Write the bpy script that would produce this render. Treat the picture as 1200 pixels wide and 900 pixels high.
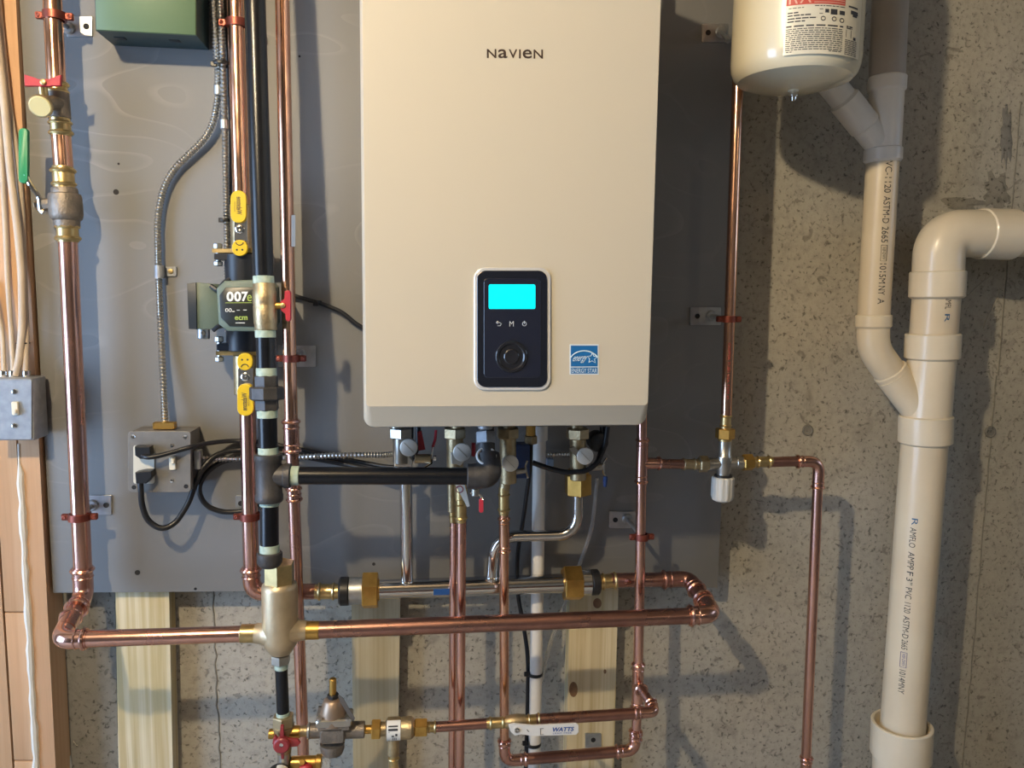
import bpy, math, random
from mathutils import Vector, Matrix
random.seed(7)
for o in list(bpy.data.objects): bpy.data.objects.remove(o)
SC = bpy.context.scene
COL = SC.collection

# ---------------------------------------------------------------- camera
F = 901.0; WALL = 1.57; CAMZ = 1.35          # focal length in px (1200 wide), distance to the concrete, height
def cam_axes(p, y, r):
    fw = Vector((math.sin(y)*math.cos(p), math.cos(y)*math.cos(p), -math.sin(p)))
    rt = Vector((math.cos(y), -math.sin(y), 0)); dn = fw.cross(rt)
    return rt*math.cos(r)+dn*math.sin(r), -rt*math.sin(r)+dn*math.cos(r), fw
RT, DN, FW = cam_axes(math.radians(6.45), math.radians(6.94), math.radians(-.69))
CAM = Vector((0, -WALL, CAMZ))
cd = bpy.data.cameras.new('camera'); cam = bpy.data.objects.new('camera', cd); COL.objects.link(cam)
cd.sensor_width = 36; cd.lens = 36*F/1200; cd.clip_start = .02
cam.matrix_world = Matrix(((RT.x, -DN.x, -FW.x, CAM.x), (RT.y, -DN.y, -FW.y, CAM.y), (RT.z, -DN.z, -FW.z, CAM.z), (0, 0, 0, 1)))
SC.camera = cam
vs = SC.view_settings
vs.view_transform = 'Standard'; vs.look = 'None'; vs.gamma = 1; vs.use_curve_mapping = False; vs.exposure = 0.36

# ---------------------------------------------------------------- world and lights
wd = bpy.data.worlds.new('world'); SC.world = wd; wd.use_nodes = True
wd.node_tree.nodes['Background'].inputs[0].default_value = (.62, .74, 1, 1)
wd.node_tree.nodes['Background'].inputs[1].default_value = .3
def area_light(name, loc, aim, sx, sy, energy, col):
    l = bpy.data.lights.new(name, 'AREA'); l.shape = 'RECTANGLE'; l.size = sx; l.size_y = sy; l.energy = energy; l.color = col
    o = bpy.data.objects.new(name, l); COL.objects.link(o); o.location = loc
    o.rotation_euler = (Vector(aim)-Vector(loc)).to_track_quat('-Z', 'Y').to_euler(); return o
area_light('patio_door_daylight', (-2.58, -1.45, 1.2), (0, -1.45, 1.2), 1.5, 1.9, 76, (.46, .67, 1))
area_light('side_window_daylight', (3.17, -1.2, 1.85), (0, -1.2, 1.8), 1.0, .6, 4, (.55, .75, 1))
BULBS = [((-.75, -1.62, 2.30), 96, (1, .81, .53)), ((1.9, -3.3, 2.30), 5, (1, .84, .60))]

# ---------------------------------------------------------------- pixel helpers
def W(px, py, d):
    """world point seen at pixel (px,py) that lies d metres in front of the concrete wall"""
    v = RT*((px-600)/F)+DN*((py-450)/F)+FW
    return CAM+v*((WALL-d)/v.y)
def mpp(d): return (WALL-d)/F                 # metres per pixel at that distance
OUT = Vector((0, -1, 0)); UP = Vector((0, 0, 1)); XX = Vector((1, 0, 0))

# ---------------------------------------------------------------- materials
MATS = {}
def nodes_of(m):
    m.use_nodes = True; nt = m.node_tree; return nt, nt.nodes, nt.links, nt.nodes['Principled BSDF']
def mat(name, col, rough=.5, metal=0, col2=None, nscale=30, bump=0, bscale=80, spec=None, emit=None, coat=0, rvar=0, trans=0, stretch=None, contrast=(.35, .65), detail=5):
    if name in MATS: return MATS[name]
    m = bpy.data.materials.new(name); nt, N, L, b = nodes_of(m)
    b.inputs['Base Color'].default_value = (*col, 1); b.inputs['Roughness'].default_value = rough; b.inputs['Metallic'].default_value = metal
    if coat: b.inputs['Coat Weight'].default_value = coat; b.inputs['Coat Roughness'].default_value = .06
    if spec is not None: b.inputs['Specular IOR Level'].default_value = spec
    if trans: b.inputs['Transmission Weight'].default_value = trans
    if emit: b.inputs['Emission Color'].default_value = (*emit[0], 1); b.inputs['Emission Strength'].default_value = emit[1]
    if col2 or bump or rvar:
        tc = N.new('ShaderNodeTexCoord'); mp = N.new('ShaderNodeMapping'); L.new(tc.outputs['Object'], mp.inputs[0])
        if stretch: mp.inputs['Scale'].default_value = stretch
        if col2 or rvar:
            n = N.new('ShaderNodeTexNoise'); n.inputs['Scale'].default_value = nscale; n.inputs['Detail'].default_value = detail; L.new(mp.outputs[0], n.inputs['Vector'])
            cr = N.new('ShaderNodeMapRange'); cr.inputs[1].default_value = contrast[0]; cr.inputs[2].default_value = contrast[1]; L.new(n.outputs['Fac'], cr.inputs[0])
            if col2:
                mx = N.new('ShaderNodeMix'); mx.data_type = 'RGBA'; mx.inputs[6].default_value = (*col, 1); mx.inputs[7].default_value = (*col2, 1)
                L.new(cr.outputs[0], mx.inputs[0]); L.new(mx.outputs[2], b.inputs['Base Color'])
            if rvar:
                r = N.new('ShaderNodeMapRange'); r.inputs[3].default_value = rough; r.inputs[4].default_value = rough+rvar
                L.new(cr.outputs[0], r.inputs[0]); L.new(r.outputs[0], b.inputs['Roughness'])
        if bump:
            n2 = N.new('ShaderNodeTexNoise'); n2.inputs['Scale'].default_value = bscale; n2.inputs['Detail'].default_value = 4; L.new(mp.outputs[0], n2.inputs['Vector'])
            bp = N.new('ShaderNodeBump'); bp.inputs['Strength'].default_value = bump; bp.inputs['Distance'].default_value = .002
            L.new(n2.outputs['Fac'], bp.inputs['Height']); L.new(bp.outputs[0], b.inputs['Normal'])
    MATS[name] = m; return m

def mat_concrete(name, c0, c1, c2, pit=.5):
    m = bpy.data.materials.new(name); nt, N, L, b = nodes_of(m); b.inputs['Roughness'].default_value = .9; b.inputs['Specular IOR Level'].default_value = .2
    tc = N.new('ShaderNodeTexCoord')
    def noise(s, d=6, r=.6, dist=0):
        n = N.new('ShaderNodeTexNoise'); n.inputs['Scale'].default_value = s; n.inputs['Detail'].default_value = d; n.inputs['Roughness'].default_value = r; n.inputs['Distortion'].default_value = dist
        L.new(tc.outputs['Object'], n.inputs['Vector']); return n
    def mr(o, a, bb, lo=0, hi=1):
        r = N.new('ShaderNodeMapRange'); r.inputs[1].default_value = a; r.inputs[2].default_value = bb; r.inputs[3].default_value = lo; r.inputs[4].default_value = hi; L.new(o, r.inputs[0]); return r.outputs[0]
    def mix(f, a, bcol):
        x = N.new('ShaderNodeMix'); x.data_type = 'RGBA'; L.new(f, x.inputs[0])
        if isinstance(a, tuple): x.inputs[6].default_value = (*a, 1)
        else: L.new(a, x.inputs[6])
        x.inputs[7].default_value = (*bcol, 1); return x.outputs[2]
    big = noise(3.5, 5); fine = noise(60, 6, .7); blot = noise(14, 5, .65, .6); pits = noise(120, 3, .55, .5); sm = noise(42, 4, .6, 1.2)
    col = mix(mr(big.outputs['Fac'], .35, .68), c0, c1)
    col = mix(mr(fine.outputs['Fac'], .47, .70, 0, .5), col, c2)
    col = mix(mr(blot.outputs['Fac'], .58, .70, 0, .45), col, c2)
    bl2 = mr(sm.outputs['Fac'], .60, .67, 0, .5)
    col = mix(bl2, col, tuple(k*.55 for k in c2))
    ps = mr(pits.outputs['Fac'], .61, .66)
    pm = N.new('ShaderNodeMath'); pm.operation = 'MULTIPLY'; L.new(ps, pm.inputs[0]); pm.inputs[1].default_value = pit
    col = mix(pm.outputs[0], col, tuple(k*.35 for k in c2))
    L.new(col, b.inputs['Base Color'])
    h = N.new('ShaderNodeMath'); h.operation = 'SUBTRACT'; L.new(fine.outputs['Fac'], h.inputs[0]); L.new(ps, h.inputs[1])
    h2 = N.new('ShaderNodeMath'); h2.operation = 'SUBTRACT'; L.new(h.outputs[0], h2.inputs[0]); L.new(bl2, h2.inputs[1])
    bp = N.new('ShaderNodeBump'); bp.inputs['Strength'].default_value = .5; bp.inputs['Distance'].default_value = .003
    L.new(h2.outputs[0], bp.inputs['Height']); L.new(bp.outputs[0], b.inputs['Normal'])
    MATS[name] = m; return m

def mat_wood(name, c0, c1, fx=75, lo=.40, hi=.62):
    m = bpy.data.materials.new(name); nt, N, L, b = nodes_of(m); b.inputs['Roughness'].default_value = .7; b.inputs['Specular IOR Level'].default_value = .25
    tc = N.new('ShaderNodeTexCoord')
    def nz(scale, vec, det=3, dist=0):
        mp = N.new('ShaderNodeMapping'); mp.inputs['Scale'].default_value = vec; L.new(tc.outputs['Object'], mp.inputs[0])
        n = N.new('ShaderNodeTexNoise'); n.inputs['Scale'].default_value = scale; n.inputs['Detail'].default_value = det; n.inputs['Distortion'].default_value = dist; L.new(mp.outputs[0], n.inputs['Vector']); return n.outputs['Fac']
    def mr(o, a, c, hi=1):
        r = N.new('ShaderNodeMapRange'); r.inputs[1].default_value = a; r.inputs[2].default_value = c; r.inputs[4].default_value = hi; L.new(o, r.inputs[0]); return r.outputs[0]
    g = nz(fx, (1, 1, .012), 4, .4); f = nz(400, (1, 1, .02), 2); big = nz(7, (1, 1, .5), 4)
    x = N.new('ShaderNodeMix'); x.data_type = 'RGBA'; x.inputs[6].default_value = (*c0, 1); x.inputs[7].default_value = (*c1, 1); L.new(mr(g, lo, hi), x.inputs[0])
    x1 = N.new('ShaderNodeMix'); x1.data_type = 'RGBA'; x1.inputs[7].default_value = (c1[0]*.8, c1[1]*.8, c1[2]*.75, 1); L.new(mr(f, .5, .75, .35), x1.inputs[0]); L.new(x.outputs[2], x1.inputs[6])
    x2 = N.new('ShaderNodeMix'); x2.data_type = 'RGBA'; x2.inputs[7].default_value = (c1[0]*.75, c1[1]*.8, c1[2]*.7, 1); L.new(mr(big, .45, .75, .45), x2.inputs[0]); L.new(x1.outputs[2], x2.inputs[6])
    L.new(x2.outputs[2], b.inputs['Base Color'])
    bp = N.new('ShaderNodeBump'); bp.inputs['Strength'].default_value = .25; bp.inputs['Distance'].default_value = .001; L.new(g, bp.inputs['Height']); L.new(bp.outputs[0], b.inputs['Normal'])
    MATS[name] = m; return m

def mat_panel():
    m = bpy.data.materials.new('painted_plywood'); nt, N, L, b = nodes_of(m); b.inputs['Roughness'].default_value = .55; b.inputs['Specular IOR Level'].default_value = .35
    tc = N.new('ShaderNodeTexCoord'); mp = N.new('ShaderNodeMapping'); mp.inputs['Scale'].default_value = (1, 1, 2.2); L.new(tc.outputs['Object'], mp.inputs[0])
    n = N.new('ShaderNodeTexNoise'); n.inputs['Scale'].default_value = 1.6; n.inputs['Detail'].default_value = 2; L.new(mp.outputs[0], n.inputs['Vector'])
    k = N.new('ShaderNodeMath'); k.operation = 'MULTIPLY'; k.inputs[1].default_value = 16; L.new(n.outputs['Fac'], k.inputs[0])
    fr = N.new('ShaderNodeMath'); fr.operation = 'FRACT'; L.new(k.outputs[0], fr.inputs[0])
    r = N.new('ShaderNodeMapRange'); r.inputs[1].default_value = .86; r.inputs[2].default_value = 1.0; L.new(fr.outputs[0], r.inputs[0])
    n2 = N.new('ShaderNodeTexNoise'); n2.inputs['Scale'].default_value = 2.5; n2.inputs['Detail'].default_value = 3; L.new(tc.outputs['Object'], n2.inputs['Vector'])
    r2 = N.new('ShaderNodeMapRange'); r2.inputs[1].default_value = .50; r2.inputs[2].default_value = .66; L.new(n2.outputs['Fac'], r2.inputs[0])
    mu = N.new('ShaderNodeMath'); mu.operation = 'MULTIPLY'; L.new(r.outputs[0], mu.inputs[0]); L.new(r2.outputs[0], mu.inputs[1])
    mu2 = N.new('ShaderNodeMath'); mu2.operation = 'MULTIPLY'; L.new(mu.outputs[0], mu2.inputs[0]); mu2.inputs[1].default_value = .6
    x = N.new('ShaderNodeMix'); x.data_type = 'RGBA'; x.inputs[6].default_value = (.195, .194, .191, 1); x.inputs[7].default_value = (.285, .28, .268, 1); L.new(mu2.outputs[0], x.inputs[0])
    L.new(x.outputs[2], b.inputs['Base Color'])
    bp = N.new('ShaderNodeBump'); bp.inputs['Strength'].default_value = .25; bp.inputs['Distance'].default_value = .001; L.new(mu.outputs[0], bp.inputs['Height']); L.new(bp.outputs[0], b.inputs['Normal'])
    MATS['panel'] = m; return m

mat_concrete('concrete', (.43, .40, .34), (.355, .335, .285), (.20, .185, .155), .62)
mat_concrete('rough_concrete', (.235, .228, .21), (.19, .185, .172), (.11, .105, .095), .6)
mat_concrete('stained_concrete', (.30, .28, .235), (.22, .205, .17), (.13, .12, .10), .8)
mat_concrete('floor_concrete', (.42, .41, .39), (.37, .36, .34), (.30, .29, .27), .3)
mat_wood('stud_wood', (.62, .40, .25), (.55, .33, .19), 40)
mat_wood('furring_wood', (.66, .585, .41), (.50, .40, .22), 80)
mat_wood('furring_wood_brown', (.47, .40, .27), (.36, .29, .17), 55)
mat_panel()
COP = mat('copper', (.78, .46, .37), .16, 1, col2=(.60, .33, .265), nscale=22, rvar=.13, stretch=(1, 1, .35))
COPB = mat('bright_copper', (.84, .48, .32), .13, 1, col2=(.68, .37, .25), nscale=20, rvar=.12)
COPD = mat('dull_copper', (.50, .28, .23), .24, 1, col2=(.36, .19, .155), nscale=18, rvar=.14)
HANG = mat('copper_plated_hanger', (.30, .085, .06), .42, .85, col2=(.21, .06, .045), nscale=60)
BRASS = mat('brass', (.72, .55, .26), .28, 1, col2=(.52, .39, .19), nscale=50, rvar=.15)
BRASSY = mat('yellow_brass', (.72, .45, .13), .30, 1, col2=(.55, .33, .09), nscale=40, rvar=.15)
BRASSD = mat('cast_brass', (.53, .42, .25), .42, .9, col2=(.41, .32, .19), nscale=60, bump=.35, bscale=300)
BRONZE = mat('cast_bronze', (.29, .25, .21), .5, .75, col2=(.20, .175, .15), nscale=50, bump=.5, bscale=260)
SEPM = mat('separator_brass', (.60, .485, .32), .42, .7, col2=(.50, .40, .26), nscale=30, bump=.12, bscale=200)
STEEL = mat('stainless_steel', (.66, .64, .61), .13, 1)
CAPM = mat('brushed_cap', (.74, .72, .67), .45, .55)
CHROME = mat('chrome', (.80, .79, .77), .12, 1)
ZINC = mat('zinc_plate', (.52, .54, .55), .38, .9, col2=(.42, .44, .46), nscale=60)
NICKEL = mat('nickel', (.50, .48, .44), .32, .95, col2=(.42, .40, .36), nscale=40)
IRON = mat('black_iron', (.004, .005, .008), .27, 0, col2=(.007, .008, .011), nscale=40, bump=.06, spec=.42)
IRONG = mat('grey_iron_fitting', (.075, .072, .073), .48, .35, col2=(.05, .048, .05), nscale=50, bump=.3, bscale=220)
TAPE = mat('pipe_dope', (.46, .56, .48), .6, 0, col2=(.30, .40, .33), nscale=90, bump=.3)
PVC = mat('aged_pvc', (.66, .57, .42), .34, 0, col2=(.60, .50, .36), nscale=5, coat=.15)
PVCF = mat('aged_pvc_fitting', (.70, .62, .48), .32, 0, col2=(.63, .54, .40), nscale=7, coat=.15)
PVCG = mat('grey_white_pvc', (.80, .76, .70), .34, 0, col2=(.72, .68, .62), nscale=6, coat=.1)
PVCT = mat('shaded_grey_pvc', (.44, .40, .36), .55, 0, col2=(.36, .33, .29), nscale=6)  # tank's shade on the upper vent tube mixed into the colour
PVCW = mat('white_pvc', (.74, .72, .68), .35, 0, coat=.1)
WHITE = mat('white_enamel', (.545, .50, .41), .30, 0, coat=.25)
TANK = mat('cream_enamel', (.69, .63, .47), .24, 0, coat=.5)
GLASSB = mat('black_glass', (.006, .008, .016), .08, 0, coat=1)
SCREEN = mat('cyan_screen', (.0, .3, .35), .3, 0, emit=((.0, .90, 1.0), 1.25))
BEZEL = mat('bezel_white', (.72, .72, .72), .25, .3)
ICON = mat('icon_grey', (.55, .58, .6), .4)
RING = mat('dial_black', (.012, .013, .018), .25, 0, coat=.4)
DARK = mat('dark_plastic', (.012, .012, .013), .4)
CABLE = mat('black_cable', (.010, .011, .014), .38, 0, spec=.5)
GREENB = mat('green_enamel', (.10, .165, .09), .42, 0, col2=(.11, .18, .10), nscale=8)
GREENP = mat('pump_green', (.12, .165, .135), .5, 0, bump=.25, bscale=400)
PBLACK = mat('pump_black', (.010, .013, .020), .4)
LBLACK = mat('label_black', (.018, .020, .018), .35)
INKW = mat('ink_white', (.85, .85, .82), .5)
INKB = mat('ink_black', (.03, .03, .035), .6)
INKBL = mat('ink_blue', (.015, .10, .22), .6)
INKNB = mat('ink_navy', (.06, .06, .22), .6)
INKR = mat('ink_red', (.50, .07, .05), .5)
INKG = mat('ink_lime', (.38, .50, .10), .5)
LABELW = mat('label_white', (.72, .71, .66), .45)
ESBLUE = mat('label_blue', (.012, .13, .36), .35)
YELLOW = mat('yellow_vinyl', (.72, .48, .02), .38)
REDH = mat('red_vinyl', (.45, .03, .05), .42)
REDD = mat('dark_red_handle', (.26, .03, .035), .45)
GREENH = mat('green_vinyl', (.025, .26, .11), .4)
BLUEH = mat('blue_vinyl', (.02, .05, .16), .4)
BLUET = mat('blue_tag', (.015, .08, .28), .45)
GALV = mat('galvanised_box', (.36, .38, .41), .5, .6, col2=(.29, .31, .34), nscale=70)
BOXGR = mat('handy_box_grey', (.23, .22, .205), .5, .45, col2=(.19, .18, .17), nscale=40)
IVORY = mat('ivory_toggle', (.72, .68, .56), .4)
ARMOR = mat('armoured_conduit', (.62, .61, .58), .28, 1)
ROMEX = mat('beige_sheath', (.55, .46, .36), .55, 0, col2=(.48, .39, .30), nscale=20)
SEAL = mat('white_sealant', (.68, .66, .60), .7, 0, bump=.5, bscale=60)
FILM = mat('clear_film', (.55, .53, .48), .3, 0)
CLEAR = mat('clear_tubing', (.75, .76, .76), .15, 0, trans=.8)
KNOB = mat('grey_white_knob', (.52, .50, .45), .45)
HOLE = mat('dark_hole', (.015, .015, .016), .8)
PLASTER = mat('interior_wall_paint', (.20, .195, .185), .9)
JOIST = mat('ceiling_board', (.36, .27, .17), .8, 0, col2=(.28, .2, .12), nscale=6)

# ---------------------------------------------------------------- mesh builder
def frame(ax):
    ax = ax.normalized(); h = UP if abs(ax.z) < .9 else OUT
    u = ax.cross(h).normalized(); return u, ax.cross(u).normalized()
class MB:
    def __init__(s): s.v = []; s.f = []
    def ring_loft(s, rings, cap0=True, cap1=True, closed=False):
        n = len(rings[0]); b = len(s.v)
        for r in rings: s.v += r
        for i in range(len(rings)-1+(1 if closed else 0)):
            a = b+i*n; c = b+((i+1) % len(rings))*n
            for j in range(n):
                k = (j+1) % n; s.f.append((a+j, a+k, c+k, c+j))
        if not closed:
            if cap0: s.f.append(tuple(b+j for j in range(n))[::-1])
            if cap1: s.f.append(tuple(b+(len(rings)-1)*n+j for j in range(n)))
        return s
    def sweep(s, pts, r, seg=16, fillet=0, fseg=7, rfun=None, step=None, cap=True):
        P = [Vector(p) for p in pts]
        if fillet:
            Q = [P[0]]
            for i in range(1, len(P)-1):
                a = P[i-1]-P[i]; b = P[i+1]-P[i]; t = min(fillet, a.length*.49, b.length*.49)
                p0 = P[i]+a.normalized()*t; p1 = P[i]+b.normalized()*t
                for k in range(fseg+1):
                    w = k/fseg; Q.append(p0*(1-w)**2+P[i]*2*w*(1-w)+p1*w*w)
            Q.append(P[-1]); P = Q
        if step:
            Q = [P[0]]; acc = 0
            for a, b in zip(P, P[1:]):
                n = max(1, round((b-a).length/step))
                for k in range(1, n+1): Q.append(a.lerp(b, k/n))
            P = Q
        t0 = (P[1]-P[0]).normalized(); u, w = frame(t0); rings = []
        for i, p in enumerate(P):
            t = ((P[min(i+1, len(P)-1)]-P[max(i-1, 0)])).normalized()
            q = t0.rotation_difference(t); u = q @ u; w = q @ w; t0 = t
            rr = rfun(i) if rfun else r
            rings.append([p+(u*math.cos(2*math.pi*j/seg)+w*math.sin(2*math.pi*j/seg))*rr for j in range(seg)])
        return s.ring_loft(rings, cap, cap)
    def lathe(s, o, ax, prof, seg=24, rot=0, cap=True):
        ax = Vector(ax).normalized(); u, w = frame(ax)
        rings = [[Vector(o)+ax*t+(u*math.cos(rot+2*math.pi*j/seg)+w*math.sin(rot+2*math.pi*j/seg))*max(r, 1e-5) for j in range(seg)] for t, r in prof]
        return s.ring_loft(rings, cap, cap)
    def torus(s, o, ax, R, r, seg=24, sub=8, flat=1):
        ax = Vector(ax).normalized(); u, w = frame(ax); rings = []
        for i in range(seg):
            a = 2*math.pi*i/seg; d = u*math.cos(a)+w*math.sin(a)
            rings.append([Vector(o)+d*(R+r*math.cos(2*math.pi*j/sub))+ax*(r*flat*math.sin(2*math.pi*j/sub)) for j in range(sub)])
        return s.ring_loft(rings, closed=True)
    def prism(s, poly, ext, bevel=0):
        """poly: world points of the front outline; ext: vector to the back; bevel: front edge inset"""
        P = [Vector(p) for p in poly]; ext = Vector(ext); rings = []
        if bevel:
            c = sum(P, Vector())/len(P); e = ext.normalized()
            rings.append([c+(p-c)*(1-bevel/max((p-c).length, 1e-6)) for p in P]); rings.append([p+e*bevel*.35+(c-p).normalized()*bevel*.3 for p in P]); rings.append([p+e*bevel for p in P])
        else: rings.append(P)
        rings.append([p+ext for p in P])
        return s.ring_loft(rings)
    def box(s, c, sx, sy, sz, bev=0, U=XX, V=UP):
        """box centred at c, sx along U, sz along V, sy along their normal"""
        U = Vector(U).normalized(); V = Vector(V).normalized(); Nn = U.cross(V).normalized(); c = Vector(c)
        if bev <= 0: bev = min(sx, sy, sz)*.04
        x, y, z = sx/2, sy/2, sz/2; b = min(bev, x*.9, y*.9, z*.9)
        def ring(ix, k): return [c+U*a+V*q+Nn*k for a, q in ((x-ix, z-b-ix+b*0), (x-b-ix+b*0, z-ix), (-x+b+ix, z-ix), (-x+ix, z-b-ix), (-x+ix, -z+b+ix), (-x+b+ix, -z+ix), (x-b-ix, -z+ix), (x-ix, -z+b+ix))]
        i2 = b*.7
        return s.ring_loft([ring(i2, y), ring(0, y-b), ring(0, -y+b), ring(i2, -y)][::-1])
    def obj(s, name, m, parent=None, ang=38):
        me = bpy.data.meshes.new(name); off = root_loc(parent)
        me.from_pydata([Vector(p)-off for p in s.v], [], s.f); me.materials.append(m)
        fix_normals(me); me.shade_smooth() if hasattr(me, 'shade_smooth') else None
        me.set_sharp_from_angle(angle=math.radians(ang))
        o = bpy.data.objects.new(name, me); COL.objects.link(o); o.parent = parent; return o
import bmesh
def fix_normals(me):
    bm = bmesh.new(); bm.from_mesh(me); bmesh.ops.recalc_face_normals(bm, faces=bm.faces); bm.to_mesh(me); bm.free()
def root_loc(p):
    if p is None: return Vector()
    while p.parent: p = p.parent
    return p.location.copy()
def tag(o, label, cat, group=None, kind=None):
    if label: o['label'] = label
    if cat: o['category'] = cat
    if group: o['group'] = group
    if kind: o['kind'] = kind
    return o
def thing(name, loc, label, cat, group=None):
    o = bpy.data.objects.new(name, None); COL.objects.link(o); o.location = Vector(loc); o.empty_display_size = .02
    return tag(o, label, cat, group)
def struct(name, mb, m, parent=None):
    o = mb.obj(name, m, parent)
    if parent is None: o['kind'] = 'structure'
    return o
# pixel-space conveniences -------------------------------------------------
def ws(qs): return [W(*q) for q in qs]
def reach(a, b, z):
    """continue the line a->b past b up or down to height z"""
    t = (z-b.z)/(b.z-a.z); return b+(b-a)*t
def tube(name, qs, rpx, m, parent, fillet=0, seg=16, top=None, bot=None, **k):
    d = qs[0][2]; P = ws(qs)
    if top: P[0] = reach(P[1], P[0], top)
    if bot is not None: P[-1] = reach(P[-2], P[-1], bot)
    return MB().sweep(P, rpx*mpp(d), seg=seg, fillet=fillet*mpp(d), **k).obj(name, m, parent)
DIRS = {'out': OUT, 'in': -OUT, 'up': UP, 'down': -UP, 'right': XX, 'left': -XX}
def lathe(name, q, ax, prof, m, parent, seg=24, rot=0, mb=None, ang=38):
    a = DIRS[ax] if isinstance(ax, str) else (W(*ax)-W(*q) if isinstance(ax, tuple) else Vector(ax)); k = mpp(q[2])
    b = (mb or MB()).lathe(W(*q), a, [(t*k, r*k) for t, r in prof], seg, rot)
    return b if mb is not None else b.obj(name, m, parent, ang)
def cyl(name, q0, q1, rpx, m, parent, seg=24, bev=.8, rot=0, ang=38, mb=None):
    """short cylinder (seg=6 gives a hexagon) from q0 to q1 in pixels"""
    a = W(*q0); b = W(*q1); k = mpp(q0[2]); L = (b-a).length; e = min(bev*k, L*.3)
    B = (mb or MB()).lathe(a, b-a, [(0, rpx*k-e), (e, rpx*k), (L-e, rpx*k), (L, rpx*k-e)], seg, rot)
    return B if mb is not None else B.obj(name, m, parent, ang)
def hexa(name, q0, q1, rpx, m, parent, mb=None): return cyl(name, q0, q1, rpx*1.08, m, parent, 6, 1.0, math.pi/6, 20, mb)
def pbox(name, x0, y0, x1, y1, d0, d1, m, parent, bev=1):
    """box whose FRONT face fills pixels x0..x1,y0..y1 at distance d1 from the wall, going back to d0"""
    a = W(x0, y0, d1); b = W(x1, y1, d1); c = (a+b)/2; c.y = -(d0+d1)/2
    return MB().box(c, abs(b.x-a.x), d1-d0, abs(a.z-b.z), bev*mpp(d1)).obj(name, m, parent, 25)
def rrect(x0, y0, x1, y1, r, d, n=6):
    P = []
    for cx, cy, a0 in ((x1-r, y0+r, -90), (x1-r, y1-r, 0), (x0+r, y1-r, 90), (x0+r, y0+r, 180)):
        for i in range(n+1):
            a = math.radians(a0+90*i/n); P.append(W(cx+r*math.cos(a), cy+r*math.sin(a), d))
    return P
def rplate(name, x0, y0, x1, y1, r, d, th, m, parent, bevel=0):
    return MB().prism(rrect(x0, y0, x1, y1, r, d), (0, th, 0), bevel).obj(name, m, parent, 14)
def poly(name, pts, d, th, m, parent, bevel=0):
    return MB().prism([W(x, y, d) for x, y in pts], (0, th, 0), bevel).obj(name, m, parent, 14)
def bead(mb, p, ax, r, w=.22): mb.torus(p, ax, r*1.03, r*w, 20, 6)
def fitting(name, qs, rpx, m, parent, fillet=10, grow=1.13):
    """copper press fitting: a wider sleeve with a bead at every free end"""
    P = ws(qs); k = mpp(qs[0][2]); r = rpx*k*grow; mb = MB().sweep(P, r, seg=18, fillet=fillet*k)
    for a, b in ((P[0], P[1]), (P[-1], P[-2])):
        t = (b-a).normalized(); bead(mb, a+t*r*.35, t, r); mb.torus(a+t*r*1.15, t, r*1.0, r*.10, 18, 6)
    return mb.obj(name, m, parent)
def adapter(name, q0, q1, rpx, m, parent):
    """brass press adapter: sleeve with two raised beads"""
    a = W(*q0); b = W(*q1); L = (b-a).length; t = (b-a).normalized(); r = rpx*mpp(q0[2]); mb = MB()
    mb.lathe(a, t, [(0, r*.95), (L*.1, r*1.02), (L, r*1.0)], 20); bead(mb, a+t*L*.18, t, r); bead(mb, a+t*L*.72, t, r, .18)
    return mb.obj(name, m, parent)
FONTC = {}
def glyphs(s, bold=0):
    """flat outline mesh of a string: verts (x,y) and faces, size 1"""
    key = (s, bold)
    if key in FONTC: return FONTC[key]
    c = bpy.data.curves.new('lettering', 'FONT'); c.body = s; c.resolution_u = 3; c.offset = bold
    o = bpy.data.objects.new('lettering', c); COL.objects.link(o); bpy.context.view_layer.update()
    me = o.evaluated_get(bpy.context.evaluated_depsgraph_get()).to_mesh()
    r = ([(v.co.x, v.co.y) for v in me.vertices], [tuple(p.vertices) for p in me.polygons])
    o.to_mesh_clear(); bpy.data.objects.remove(o); bpy.data.curves.remove(c); FONTC[key] = r; return r
def text(strs, fn, mb=None, bold=0):
    """strs: list of (string,u0,v0,u1,v1) boxes; fn maps (u,v) to a world point"""
    mb = mb or MB()
    for s, u0, v0, u1, v1 in strs:
        vv, ff = glyphs(s, bold)
        if not vv: continue
        xs = [p[0] for p in vv]; ys = [p[1] for p in vv]; xa, xb, ya, yb = min(xs), max(xs), min(ys), max(ys)
        if xb-xa < 1e-6: continue
        b = len(mb.v)
        mb.v += [fn(u0+(x-xa)/(xb-xa)*(u1-u0), v0+(y-ya)/max(yb-ya, 1e-6)*(v1-v0)) for x, y in vv]; mb.f += [tuple(b+i for i in f) for f in ff]
    return mb
def flat_text(name, s, x0, y0, x1, y1, d, m, parent, shear=0):
    """lettering filling pixel box x0..x1, y0(top)..y1(bottom) on a plane parallel to the wall"""
    return text([(s, x0, y1, x1, y0)], lambda u, v: W(u+shear*(y1-v), v, d)).obj(name, m, parent)

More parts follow.
